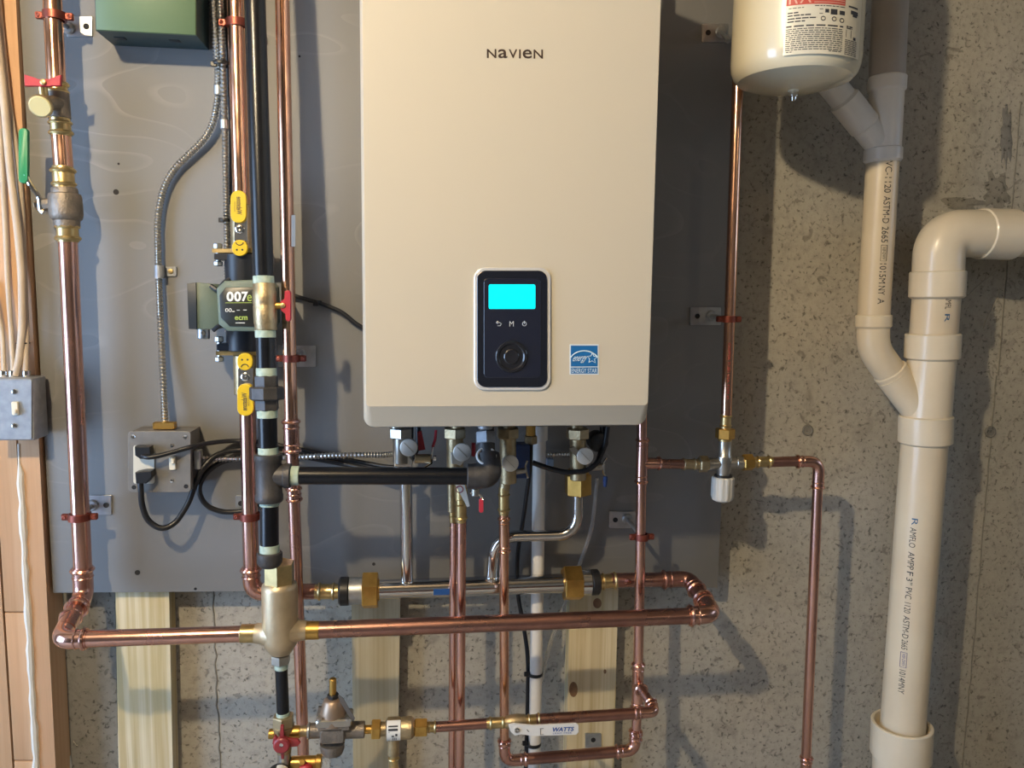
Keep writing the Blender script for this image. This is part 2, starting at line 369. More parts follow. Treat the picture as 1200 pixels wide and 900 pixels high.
# ================================================================ THE SETTING
def slab(name, a, b, m, bev=.002):
    a, b = Vector(a), Vector(b); c = (a+b)/2; s = b-a
    return MB().box(c, abs(s.x), abs(s.y), abs(s.z), bev)
wall_back = struct('wall_back', slab('', (-2.6, 0, 0), (3.2, .2, 2.55), None), MATS['concrete'])
struct('floor', slab('', (-2.7, -4.6, -.12), (3.3, .2, 0), None), MATS['floor_concrete'])
struct('ceiling', slab('', (-2.7, -4.6, 2.55), (3.3, .2, 2.65), None), JOIST)
wr = MB()
for a, b in (((3.2, -4.6, 0), (3.3, -1.75, 2.55)), ((3.2, -.65, 0), (3.3, .2, 2.55)), ((3.2, -1.75, 0), (3.3, -.65, 1.5)), ((3.2, -1.75, 2.2), (3.3, -.65, 2.55))):
    a, b = Vector(a), Vector(b); s = b-a; wr.box((a+b)/2, s.x, s.y, s.z, .002)
struct('wall_right', wr, PLASTER)
wf = MB()
for y0, y1, z0, z1 in ((-1.75, -1.71, 1.5, 2.2), (-.69, -.65, 1.5, 2.2), (-1.75, -.65, 1.5, 1.54), (-1.75, -.65, 2.16, 2.2)):
    wf.box((3.24, (y0+y1)/2, (z0+z1)/2), .07, abs(y1-y0), abs(z1-z0), .003)
w2 = thing('window_2', (3.24, -1.2, 1.5), None, None); w2['kind'] = 'structure'
wf.obj('window_frame', PVCW, w2)
struct('wall_rear', slab('', (-2.7, -4.7, 0), (3.3, -4.6, 2.55), None), PLASTER)
wl = MB()
for a, b in (((-2.7, -4.6, 0), (-2.6, -2.25, 2.55)), ((-2.7, -.65, 0), (-2.6, 0, 2.55)), ((-2.7, -2.25, 0), (-2.6, -.65, .2)), ((-2.7, -2.25, 2.2), (-2.6, -.65, 2.55))):
    a, b = Vector(a), Vector(b); s = b-a; wl.box((a+b)/2, s.x, s.y, s.z, .002)
struct('wall_left', wl, PLASTER)
wf = MB()
for y0, y1, z0, z1 in ((-2.25, -2.2, .2, 2.2), (-.7, -.65, .2, 2.2), (-2.25, -.65, .2, .25), (-2.25, -.65, 2.15, 2.2)):
    wf.box((-2.64, (y0+y1)/2, (z0+z1)/2), .09, abs(y1-y0), abs(z1-z0), .003)
w1 = thing('window_1', (-2.64, -1.45, .2), None, None); w1['kind'] = 'structure'
wf.obj('window_frame', PVCW, w1)
# form seams, tie plugs and flaws of the cast concrete
def seam(pts, wpx, m, name, h=.0025):
    mb = MB(); P = [W(x, y, 0) for x, y in pts]; mb.sweep(P, wpx*mpp(0), seg=6); o = mb.obj(name, m, wall_back)
    return o
SEAMD = mat('dark_seam_concrete', (.17, .16, .135), .95, 0, col2=(.24, .225, .19), nscale=90, bump=.8)  # darker concrete tone for the form seams and the crack
SEAML = mat('laitance', (.46, .43, .36), .9, 0, col2=(.34, .32, .27), nscale=70, bump=.8)
def wobble(a, b, n, amp): return [(a[0]+(b[0]-a[0])*i/n+random.uniform(-amp, amp), a[1]+(b[1]-a[1])*i/n) for i in range(n+1)]
seam(wobble((1168, 440), (1128, 900), 26, .8), .9, SEAMD, 'form_seam')
seam(wobble((1196, 120), (1170, 440), 14, .8), .9, SEAMD, 'form_seam')
seam(wobble((249, 690), (258, 905), 22, 1.6), 1.0, SEAMD, 'crack')
seam(wobble((1180, 305), (1136, 345), 6, 1.2), .7, SEAML, 'efflorescence')
seam(wobble((1172, 340), (1152, 385), 5, 1.6), .8, SEAML, 'efflorescence')
for x, y, r in ((946, 504, 7), (1160, 506, 7.5)):
    k = mpp(0); mb = MB().lathe(W(x, y, 0), OUT, [(-.004, r*k), (.003, r*k), (.0042, r*k*.85), (.0022, r*k*.7), (.0025, r*k*.22), (.001, r*k*.18)], 20)
    mb.obj('tie_plug', MATS['rough_concrete'], wall_back)

# crumbled patches of the cast face, and a darker concrete strip at lower left
def spall(cx, cy, rx, ry, seed, m):
    rnd = random.Random(seed); P = []
    for i in range(26):
        a = 2*math.pi*i/26; q = rnd.uniform(.62, 1.1); P.append((cx+rx*q*math.cos(a), cy+ry*q*math.sin(a)))
    mb = MB(); out = [W(x, y, .0008) for x, y in P]; mid = [W(cx+(x-cx)*.6, cy+(y-cy)*.6, rnd.uniform(.001, .0035)) for x, y in P]
    mb.ring_loft([[p+Vector((0, .002, 0)) for p in out], out, mid], False, True); mb.obj('spall', m, wall_back, 20)
spall(1168, 225, 17, 26, 1, MATS['stained_concrete']); spall(1128, 238, 26, 9, 2, MATS['stained_concrete']); spall(1180, 160, 8, 40, 3, MATS['rough_concrete']); spall(90, 868, 10, 9, 4, SEAML); spall(110, 850, 9, 6, 9, MATS['stained_concrete']); MB().prism([W(x, y, .003) for x, y in wobble((72, 660), (84, 915), 16, 1)+wobble((139, 915), (134, 660), 16, .6)], (0, .0028, 0)).obj('dark_patch', MATS['rough_concrete'], wall_back, 20); spall(1110, 252, 12, 8, 6, SEAML)

# sealant bead on the concrete beside the framing
tag(MB().sweep([W(x, y, .004) for x, y in wobble((66, 690), (110, 1295), 70, 1.3)], 2.6*mpp(0), seg=7, rfun=lambda i: mpp(0)*random.uniform(1.4, 3.2)).obj('sealant_bead', SEAL),
    'ragged whitish sealant bead running down the concrete beside the timber framing', 'sealant')

# ------------------------------------------------------------ timber framing at the left
def plank(name, corners, d, m, label, cat, group=None, back=.002, bev=1.2):
    """front quad given by pixel corners (TL,TR,BR,BL) at distance d, body going back to the wall"""
    P = [W(x, y, d) for x, y in corners]
    if corners[0][1] < 0: P[0], P[1] = reach(P[3], P[0], 2.545), reach(P[2], P[1], 2.545)
    if corners[2][1] >= 915: P[2], P[3] = reach(P[1], P[2], .003), reach(P[0], P[3], .003)
    o = MB().prism(P, (0, d-back, 0), bev*mpp(d)).obj(name, m); return tag(o, label, cat, group)
SW = MATS['stud_wood']
plank('wooden_stud', [(-9, -40), (16.5, -40), (66, 915), (43, 915)], .066, SW, 'orange-brown timber stud right against the grey panel edge', 'stud')
def lerpx(y, x0, y0, x1, y1): return x0+(x1-x0)*(y-y0)/(y1-y0)
def studB(y0, y1, label):
    l = lambda y: lerpx(y, 3, 675, 17, 900); r = lambda y: lerpx(y, 19, 520, 41, 900)
    plank('wooden_stud', [(l(y0), y0), (r(y0), y0), (r(y1), y1), (l(y1), y1)], .064, SW, label, 'stud', bev=1)
studB(-40, 717, 'tall orange-brown timber stud behind the grey switch box and beige cables')
studB(718.5, 891, 'short timber block below the tall stud, with square cut ends')
studB(892.5, 915, 'timber block end at the foot of the short block')
plank('wooden_stud', [(-70, -40), (-45, -40), (15.5, 915), (-30, 915)], .062, SW, 'outermost timber stud left of the stacked timber blocks', 'stud', bev=1)
tag(MB().sweep([W(x, y, .066) for x, y in wobble((22, 520), (64, 1300), 68, .8)], 1, seg=8, rfun=lambda i: mpp(.09)*(1.2 if i < 3 else random.uniform(3.0, 4.6))).obj('foam_sealant', SEAL),
    'white foam sealant squeezed out along the joint between two timber studs', 'sealant')

# ------------------------------------------------------------ furring strips and panel
FW_ = MATS['furring_wood']
plank('furring_strip', [(134, 640), (197, 640), (203, 915), (139, 915)], .038, FW_, 'pale furring strip fixed to the concrete below the junction box', 'board', bev=1.5)
plank('furring_strip', [(411, 640), (470, 640), (466, 915), (414, 915)], .038, MATS['furring_wood_brown'], 'brownish furring strip behind the pressure reducing valve', 'board', bev=1.5)
plank('furring_strip', [(669, 640), (726, 640), (719, 915), (663, 915)], .038, FW_, 'yellowish knotty furring strip behind the white valve lever', 'board', bev=1.5)
# knots
kn = mat('knot', (.16, .085, .045), .7, 0, col2=(.24, .14, .07), nscale=60)
fs = [o for o in COL.objects if o.name.startswith('furring_strip')]
for x, y, rx, ry, o in ((672, 808, 5, 9, fs[2]), (709, 787, 1.6, 2.6, fs[2]), (700, 707, 5, 6, fs[2])):
    MB().prism([W(x+rx*math.cos(a*math.pi/8), y+ry*math.sin(a*math.pi/8), .0384) for a in range(16)], (0, .001, 0)).obj('knot', kn, o)
panel = tag(MB().prism([W(x, y, .056) for x, y in ((14.5, -140), (878.5, -140), (841, 689), (62, 695))], (0, .0175, 0), .0015).obj('plywood_panel', MATS['panel']),
    'grey painted plywood backing panel that carries the water heater', 'panel')
def spot(x, y, r, m=HOLE, nm='screw_hole'):
    MB().lathe(W(x, y, .0562), OUT, [(-.001, r*mpp(.056)), (.0003, r*mpp(.056)), (.0001, r*.6*mpp(.056))], 12).obj(nm, m, panel)
for x, y, r in ((136, 225, 3), (139, 192, 1.3), (161, 671, 3), (438, 661, 2), (351, 66, 1.3), (229, 690, 1.6)): spot(x, y, r)

# ================================================================ WATER HEATER
HD = .395
ht = thing('water_heater', W(595, 500, .2), 'cream white wall-hung water heater with a black control panel and cyan screen', 'water heater')
X0, X1 = W(426, 470, HD-.028).x, W(757.3, 470, HD-.028).x; ZB = W(595, 500.5, HD-.02).z; ZT = ZB+.80
def rr3(x0, x1, z0, z1, y, r, n=6):
    P = []
    for cx, cz, a0 in ((x1-r, z1-r, 0), (x0+r, z1-r, 90), (x0+r, z0+r, 180), (x1-r, z0+r, 270)):
        for i in range(n+1):
            a = math.radians(a0+90*i/n); P.append(Vector((cx+r*math.cos(a), y, cz+r*math.sin(a))))
    return P
mb = MB()
zf = W(595, 477, HD).z
mb.ring_loft([rr3(X0+.006, X1-.006, zf+.002, ZT-.03, -HD, .006), rr3(X0+.0045, X1-.0045, zf-.001, ZT-.028, -HD+.0022, .008), rr3(X0+.0005, X1-.0005, ZB+.002, ZT-.002, -HD+.022, .016), rr3(X0, X1, ZB, ZT, -HD+.028, .017),
              rr3(X0, X1, ZB, ZT, -.30, .017), rr3(X0+.002, X1-.002, ZB+.002, ZT-.002, -.299, .016)])
mb.obj('front_cover', WHITE, ht, 24)
MB().box(((X0+X1)/2, -(.300+.0575)/2, (ZB+ZT)/2+.004), X1-X0-.006, .300-.0575, ZT-ZB-.008, .006).obj('back_casing', mat('casing_grey', (.42, .42, .41), .5), ht)
MB().box(((X0+X1)/2, -.19, ZB+.001), X1-X0-.03, .2, .006, .001).obj('bottom_plate', mat('bottom_plate_grey', (.10, .10, .105), .5, .4), ht)
d = HD
bz = rplate('control_panel', 555.5, 313.5, 645.5, 457.5, 13, d+.0035, .006, BEZEL, ht, .0016)
rplate('control_glass', 559, 317, 641.5, 454, 10.5, d+.0052, .004, GLASSB, bz, .0012)
rplate('inner_frame', 567, 326, 634, 443, 5, d+.0057, .002, mat('glass_inset', (.010, .013, .028), .12, 0, coat=1), bz, .0008)
rplate('screen', 572.8, 333.3, 627.3, 362, 2, d+.0061, .001, SCREEN, bz)
c = (599.3, 418, d+.0057)
lathe('dial_ring', c, 'out', [(-1, 19), (1.2, 19), (2.2, 18), (2.2, 15.5), (.9, 14), (.9, 10)], RING, bz, 40)
lathe('dial_button', c, 'out', [(-1, 9.2), (1.4, 9.2), (2.2, 8), (1.8, 3), (1.7, .1)], RING, bz, 32)
mb = MB(); di = d+.0062
text([('M', 597, 382.5, 602, 376.3)], lambda u, v: W(u, v, di), mb)
mb.torus(W(614.6, 379.6, di), OUT, 2.3*mpp(di), .35*mpp(di), 16, 4); mb.sweep(ws([(614.6, 376, di), (614.6, 379.6, di)]), .35*mpp(di), 4)
mb.sweep(ws([(581.5, 378, di), (585.5, 378, di), (587.5, 379.5, di), (586.5, 381.6, di), (583, 381.8, di)]), .4*mpp(di), 4); mb.sweep(ws([(583.5, 376.4, di), (581.5, 378, di), (583.5, 379.6, di)]), .4*mpp(di), 4)
mb.obj('button_icons', ICON, bz)
mb = MB()
for ch, a, b in (('N', 570.6, 581.6), ('a', 583.8, 594.6), ('V', 596.2, 606.2), ('I', 608.2, 610.2), ('e', 612.4, 623.4), ('N', 625.3, 636.2)):
    text([(ch, a, 68+(a-570)*.012, b, 57.4+(a-570)*.012)], lambda u, v: W(u, v, d+.0004), mb, .012)
mb.obj('logo_lettering', mat('logo_brown', (.035, .018, .014), .5), ht)
es = rplate('energy_label', 667.5, 403.5, 701.8, 439, .6, d+.0006, .0008, mat('label_rim', (.62, .70, .76), .4), ht)
rplate('blue_field', 669, 405, 700.3, 437.8, .3, d+.0009, .0005, ESBLUE, es)
mb = MB(); e = d+.0011
mb.sweep([W(684.7-17.5*math.cos(a), 421-13.8*math.sin(a)+4.0, e) for a in [math.radians(26+128*i/20) for i in range(21)]], .75*mpp(d), 4)
mb.sweep(ws([(669, 430.2, e), (700.3, 430, e)]), .6*mpp(d), 4)
st = [W(694+(6.4 if i % 2 == 0 else 3.0)*math.sin(math.pi*i/5+.05), 419.8-(6.4 if i % 2 == 0 else 3.0)*math.cos(math.pi*i/5+.05), e) for i in range(10)]
mb.sweep(st+[st[0]], .45*mpp(d), 4)
text([('energy', 670.2, 426.0, 686.0, 418)], lambda u, v: W(u+(424-v)*.45, v-(u-670)*.05, e), mb)
text([('ENERGY STAR', 669.8, 436.8, 699.6, 431.8)], lambda u, v: W(u, v, e), mb)
mb.obj('label_print', mat('print_pale', (.68, .80, .86), .4), es)

# connection ports hanging from the bottom
for x, y, dd, r, m in ((465, 503, .20, 8, NICKEL), (536, 502, .20, 8, BRASSD), (569, 502, .27, 9, GALV), (597, 502, .20, 7, BRASSD), (676, 503, .17, 8, BRASSD)):
    lathe('port', (x, y-24, dd), 'down', [(0, r), (24, r), (25, r-1)], m, ht, 16)
nutp = cyl('port', (622, 472, .15), (622, 512, .15), 6, BRASSY, ht, 16); hexa('port_nut', (622, 510, .15), (622, 520, .15), 7.6, BRASSD, ht)

# ================================================================ EXPANSION TANK
TD = .27
tk = thing('expansion_tank', W(927, 110, TD), 'cream expansion tank with a red and black printed label, hung above the drain wye', 'expansion tank')
kt = mpp(TD); TC = W(931, 84, TD); RTK = 73.5*kt
TH = .34
NEG = 1.45
prof = [(TH, RTK*.6), (TH-.02, RTK*.9), (TH-.05, RTK), (.012, RTK), (.002, RTK*.985), (-.006, RTK*.945), (-.011, RTK*.88), (-.017, RTK*.62), (-.0205, RTK*.32), (-.0215, .008)]
prof = [(t*NEG if t < 0 else t, r) for t, r in prof]
MB().lathe(TC, UP, prof, 64).obj('shell', TANK, tk, 22)
MB().lathe(TC+UP*(TH-.002), UP, [(0, .04), (.004, .03), (.008, .013), (2.548-TC.z-TH, .013)], 20).obj('connection_nipple', COP, tk)
vs_ = TC+Vector((0, 0, -.021*NEG))
MB().lathe(vs_, -UP, [(-.002, .010), (.003, .009), (.0045, .0052), (.006, .0052)], 16).obj('valve_boss', TANK, tk)
MB().lathe(vs_+Vector((0, 0, -.0055)), -UP, [(0, .0072), (.001, .0078), (.0055, .0078), (.0065, .0055), (.0085, .0052), (.0125, .0042), (.0128, .001)], 12).obj('valve_cap', CHROME, tk)
# printed label wrapped on the shell; u = pixel x, v = pixel y at the front
def tank_fn(lift):
    vdir = (Vector((CAM.x, CAM.y, 0))-Vector((TC.x, TC.y, 0))).normalized(); a0 = math.atan2(vdir.y, vdir.x)
    def fn(u, v):
        s = max(-.985, min(.985, (u-933)/80.5)); a = a0+math.asin(s)   # orthographic-like wrap
        R = RTK+lift; z = W(933, v, TD+RTK*.97).z
        return Vector((TC.x+R*math.cos(a), TC.y+R*math.sin(a), z))
    return fn
fn0, fn1, fn2 = tank_fn(.0004), tank_fn(.0008), tank_fn(.0012)
def patch(mb, fn, u0, v0, u1, v1, n=14):
    b = len(mb.v)
    for i in range(n+1):
        u = u0+(u1-u0)*i/n; mb.v += [fn(u, v0), fn(u, v1)]
    for i in range(n): mb.f.append((b+2*i, b+2*i+1, b+2*i+3, b+2*i+2))
lb = MB(); patch(lb, fn0, 919, -30, 1006, 62, 24); lab = lb.obj('label', mat('label_cream', (.66, .62, .50), .35, coat=.3), tk)
rb = MB(); patch(rb, fn1, 920, -26, 986, 3.5, 20); rb.obj('label_header', INKR, lab)
hb = MB(); text([('R', 923, 2, 933, -18), ('X', 935, 2, 948, -18)], fn2, hb)
text([('THERM-X-TROL', 951, 2.2, 985, -3)], fn2, hb) if False else None
patch(hb, fn2, 951, 1.8, 985, .9); patch(hb, fn2, 951, -2, 985, -1)
hb.obj('header_print', mat('print_pinkish', (.62, .35, .28), .4), lab)
tb = MB(); random.seed(3)
def words(x0, x1, y, h, lo=2, hi=7, gap=1.0):
    x = x0
    while x < x1:
        w = min(random.uniform(lo, hi), x1-x); patch(tb, fn1, x, y-h/2, x+w, y+h/2, 2); x += w+gap
words(923, 940, 7, .9); words(952, 986, 5.6, 1)
for i, (y, x1) in enumerate(((12.5, 934), (15.8, 948), (19.5, 955), (23, 942))): words(922, x1, y, 1.5, 3, 9)
words(921, 985, 28.6, 1.7, 6, 12, 2.5)
for i in range(11): words(921, 985, 32+i*2.45, 1.0)
words(922, 930, 58.8, 1); words(970, 984, 58.4, 1)
for i in range(9): words(988, 1002, 43+i*2.1, .9, 2, 5, .6)
for x, y, r in ((966, 11.5, 2.2),): 
    for k in range(4): patch(tb, fn1, x-r, y-r+k*1.1, x+r, y-r+k*1.1+1.0, 2)
patch(tb, fn1, 970, 9, 977.5, 15.5, 3); patch(tb, fn1, 980, 10, 986, 14.8, 3); patch(tb, fn1, 957.5, 9.2, 961.5, 10, 2); patch(tb, fn1, 957.5, 14.4, 961.5, 15.2, 2)
for x, y in ((962, 20.5), (974.3, 20.5), (983, 21.3)):
    pts = [fn1(x+2.4*math.cos(a*math.pi/5), y+2.4*math.sin(a*math.pi/5)) for a in range(11)]; tb.sweep(pts, .0006, 4)
patch(tb, fn1, 993, 7, 1001.5, 11.5, 3); patch(tb, fn1, 995.5, 11.5, 1000.5, 14, 3); patch(tb, fn1, 990, 2, 1001, 4); words(989, 996, 27, 1.5); words(989, 996, 29, 1.2)
patch(tb, fn1, 997.5, 38, 1000.5, 41.5); 
for x in (988.8, 994.5): patch(tb, fn1, x, 31, x+.5, 40, 1)
tb.obj('label_print', INKB, lab)

# ================================================================ PVC DRAIN
dp = thing('drain_pipe', W(1058, 900, .12), 'cream plastic drain stack with a slanted branch joined to a thinner vent pipe', 'drain pipe')
D2, D3 = .105, .125
tube('vent_tube', [(1045, -40, D2), (1039, 100, D2)], 20.2, PVCT, dp, seg=32, top=2.548)
mb = MB()
def hub(mb, qa, qb, r, seg=36):
    a, b = W(*qa), W(*qb); k = mpp(qa[2]); L = (b-a).length; e = 1.2*k
    mb.lathe(a, b-a, [(-.0001, r*k*.86), (0, r*k-e), (e, r*k), (L-e, r*k), (L, r*k-e), (L+1.5*k, r*k*.9)], seg)
mb.sweep(ws([(1039.3, 100, D2), (1035, 185, D2)]), 19.8*mpp(D2), 32)
hub(mb, (1040, 90, D2), (1039, 107, D2), 21.8); hub(mb, (1035, 174, D2), (1034.5, 189.5, D2), 22)
mb.sweep(ws([(1033, 172, D2), (988, 116, D2+.005)]), 16.5*mpp(D2), 28)
hub(mb, (1014, 148, D2+.002), (989, 117, D2+.005), 18.2)
mb.obj('wye_fitting', PVCG, dp)
cyl('branch_tube', (996, 126, D2+.004), (962, 84, D2+.008), 15.6, PVCG, dp, 28)
c2 = cyl('vent_tube', (1034.4, 187, D2), (1023.7, 372, D2), 19.0, PVC, dp, 36)
mb = MB(); mb.sweep(ws([(1023.6, 376, D2), (1022.5, 408, D2), (1050, 446, D2), (1053, 450, D2)]), 19.2*mpp(D2), 32, fillet=34*mpp(D2), fseg=10)
hub(mb, (1023.8, 369, D2), (1023.3, 383.5, D2), 21.4); hub(mb, (1042, 434, D2), (1050, 445, D2), 21.2)
mb.obj('elbow_fitting', PVCF, dp)
# big elbow, couplings, wye
mb = MB(); mb.sweep(ws([(1098.6, 330, D3), (1101, 274, D3), (1165, 274, D3)]), 29.5*mpp(D3), 40, fillet=58*mpp(D3), fseg=14)
hub(mb, (1099, 318, D3), (1097.5, 348.5, D3), 32.2); hub(mb, (1148, 274, D3), (1186, 275, D3), 31.5)
mb.obj('elbow_fitting', PVCF, dp)
e_ = W(1180, 275, D3); MB().sweep([e_, Vector((3.198, e_.y, e_.z-.01))], 27.4*mpp(D3), 36).obj('drain_tube', PVC, dp)
c3 = cyl('drain_tube', (1097.6, 345, D3), (1093.5, 395, D3), 27.6, PVC, dp, 40)
mb = MB(); mb.sweep(ws([(1092.5, 410, D3), (1085, 500, D3)]), 28.2*mpp(D3), 40)
hub(mb, (1093.3, 391, D3), (1092, 420, D3), 32.2); hub(mb, (1085, 487, D3), (1084, 518.5, D3), 31.8)
mb.sweep(ws([(1046, 441, D2+.004), (1088, 495, D3)]), 20.5*mpp(D3), 32)
mb.obj('wye_fitting', PVCF, dp)
c4 = cyl('drain_tube', (1083.5, 515, D3), (1057, 862, D3), 27.6, PVC, dp, 44)
a, b = W(1057, 847, D3), W(1055.5, 884, D3); k = mpp(D3); L = (b-a).length
MB().lathe(a, b-a, [(14*k, 29*k), (1*k, 33.5*k), (0, 34*k), (0, 37*k), (1*k, 38*k), (L, 38*k), (L+1*k, 36*k), (L+2*k, 34.5*k), (b.z*1.003, 34.5*k)], 48).obj('coupling_hub', PVCF, dp)
# printing on the tubes
def pipe_text(items, q0, q1, rpx, off_px, lift=.0005, mb=None):
    """text running down the tube; off_px is the sideways offset of the line from the tube axis as seen; items: (string,t0,t1,height px)"""
    A, B = W(*q0), W(*q1); k = mpp(q0[2]); ax = (B-A).normalized(); r = rpx*k+lift; Ltot = (B-A).length
    view = (CAM-(A+B)/2); view = (view-ax*view.dot(ax)).normalized(); side = ax.cross(view).normalized()
    if side.x < 0: side = -side
    def fn(u, v):
        th = (off_px*k+v*k)/r; return A+ax*(u*k)+(view*math.cos(th)+side*math.sin(th))*r
    return text([(s, t0, -h/2, t1, h/2) for s, t0, t1, h in items], fn, mb)
def frame_text(q0, q1, rpx, off, t0, t1, h):
    A, B = W(*q0), W(*q1); k = mpp(q0[2]); ax = (B-A).normalized(); r = rpx*k+.0006
    view = (CAM-(A+B)/2); view = (view-ax*view.dot(ax)).normalized(); side = ax.cross(view).normalized(); side = side if side.x > 0 else -side
    f = lambda u, v: A+ax*(u*k)+(view*math.cos((off+v)*k/r)+side*math.sin((off+v)*k/r))*r
    return MB().sweep([f(t0, -h/2), f(t1, -h/2), f(t1, h/2), f(t0, h/2), f(t0, -h/2)], .0006, 4), f
qa, qb = (1083.5, 515, D3), (1057, 862, D3)
pipe_text([('AMFLO', 110, 136, 7.5), ('AMPP', 142, 165, 7.5), ('F', 168, 173, 7.5), ('3"', 176, 185, 7.5), ('PVC', 189, 204, 7.5), ('1120', 209, 223, 7.5), ('ASTM-D', 227, 257, 7.5), ('2665', 259, 272, 7.5)], qa, qb, 27.6, -5.0).obj('printed_text', INKB, c4)
pipe_text([('1014MNY', 300, 332, 7.5)], qa, qb, 27.6, -5.0).obj('printed_text', INKB, c4)
m_, f_ = frame_text(qa, qb, 27.6, -5, 276, 296, 7.5); text([('NSF-DWV', 278, -1.8, 294, 2.2)], f_, m_); m_.obj('printed_mark', INKNB, c4)
pipe_text([('R', 98, 107, 7)], qa, qb, 27.6, -4.0).obj('printed_mark', INKBL, c4)
qa, qb = (1034.4, 187, D2), (1023.7, 372, D2)
pipe_text([('PVC-1120', 0, 42, 8), ('ASTM-D', 46, 78, 8), ('2665', 82, 101, 8), ], qa, qb, 19, 7.5).obj('printed_text', INKB, c2)
pipe_text([('1015M', 126, 150, 8), ('NY', 153, 164, 8), ('A', 168, 175, 8)], qa, qb, 19, 7.5).obj('printed_text', INKB, c2)
m_, f_ = frame_text(qa, qb, 19, 7.5, 104, 123, 7); text([('NSF-DWV', 106, -1.8, 121, 2)], f_, m_); m_.obj('printed_mark', INKB, c2)
qa, qb = (1097.6, 345, D3), (1093.5, 395, D3)
pipe_text([('AMFL', 2, 18, 7)], qa, qb, 27.6, 14).obj('printed_text', INKB, c3); pipe_text([('R', 24, 34, 6)], qa, qb, 27.6, 14).obj('printed_mark', INKBL, c3)

# ================================================================ MIXING VALVE AND ITS COPPER
MD = .15
cp = thing('copper_pipe', W(851, 484, MD), 'thin copper pipe rising from the mixing valve up behind the expansion tank', 'pipe')
tube('tube', [(866, 60, MD), (851, 487, MD)], 6.6, COPB, cp, top=2.545)
mb = MB(); A, B = W(866, 60, MD), W(851, 487, MD)
pipe_text([('COPPER TUBE USA TYPE M', 342, 410, 3)], (866, 60, MD), (851, 487, MD), 6.6, 1.0, mb=mb); mb.obj('printed_text', mat('print_red', (.40, .06, .05), .5), cp)
mv = thing('mixing_valve', W(847, 590, MD), 'thermostatic mixing valve with a ribbed grey-white knob on the copper cross', 'valve')
adapter('upper_adapter', (851, 484, MD), (850, 504, MD), 6.4, BRASS, mv)
hexa('upper_nut', (850, 502, MD), (849.5, 514, MD), 11, BRASSY, mv); cyl('nut_collar', (849.5, 513, MD), (849.5, 517, MD), 8.5, BRASS, mv)
mb = MB(); lathe('', (849.5, 516, MD), (847.5, 560, MD), [(0, 8), (18, 8.4), (19, 9.2), (21, 9.6), (36, 9.2), (40, 8.2), (44, 8.2)], None, None, 24, mb=mb)
cyl('', (832, 543.5, MD), (866, 542, MD), 7.2, None, None, mb=mb); cyl('', (829, 543.5, MD), (835, 543.5, MD), 7.8, None, None, mb=mb); cyl('', (862, 542, MD), (871, 542, MD), 7.8, None, None, mb=mb)
mb.obj('body', NICKEL, mv)
hexa('left_nut', (819, 544, MD), (829.5, 543.6, MD), 9.6, BRASSD, mv); adapter('left_adapter', (797, 544, MD), (820, 544, MD), 6.4, BRASSD, mv)
hexa('right_nut', (870, 542, MD), (882, 541.5, MD), 9.6, BRASSY, mv); adapter('right_adapter', (905, 541, MD), (881, 541.5, MD), 6.6, BRASS, mv)
cyl('knob_gasket', (847.6, 556, MD), (847.5, 559.5, MD), 11, DARK, mv)
k = mpp(MD); o0 = W(847.4, 558.5, MD); rings = []
for t, r in ((0, 12.6), (1.5, 13.8), (24, 14.2), (29, 12.4), (31, 9)):
    rings.append([o0+Vector((math.cos(2*math.pi*j/72), math.sin(2*math.pi*j/72), 0))*((r-(.7 if (j//3) % 2 and t < 27 else 0))*k)+Vector((0, 0, -t*k)) for j in range(72)])
MB().ring_loft(rings).obj('knob', KNOB, mv, 25)
cp = thing('copper_pipe', W(944, 900, MD), 'copper pipe leaving the mixing valve and dropping down the bare concrete through one elbow', 'pipe')
tube('tube', [(898, 541.5, MD), (940, 540.5, MD)], 6.5, COPD, cp); tube('tube', [(958.5, 565, MD), (943.5, 912, MD)], 6.4, COP, cp, bot=.004)
fitting('elbow', [(933, 541, MD), (960, 540.5, MD), (958.2, 573, MD)], 6.4, COP, cp, 22)
fitting('coupling', [(945.2, 886, MD), (943.8, 912, MD)], 6.4, COP, cp, 0)

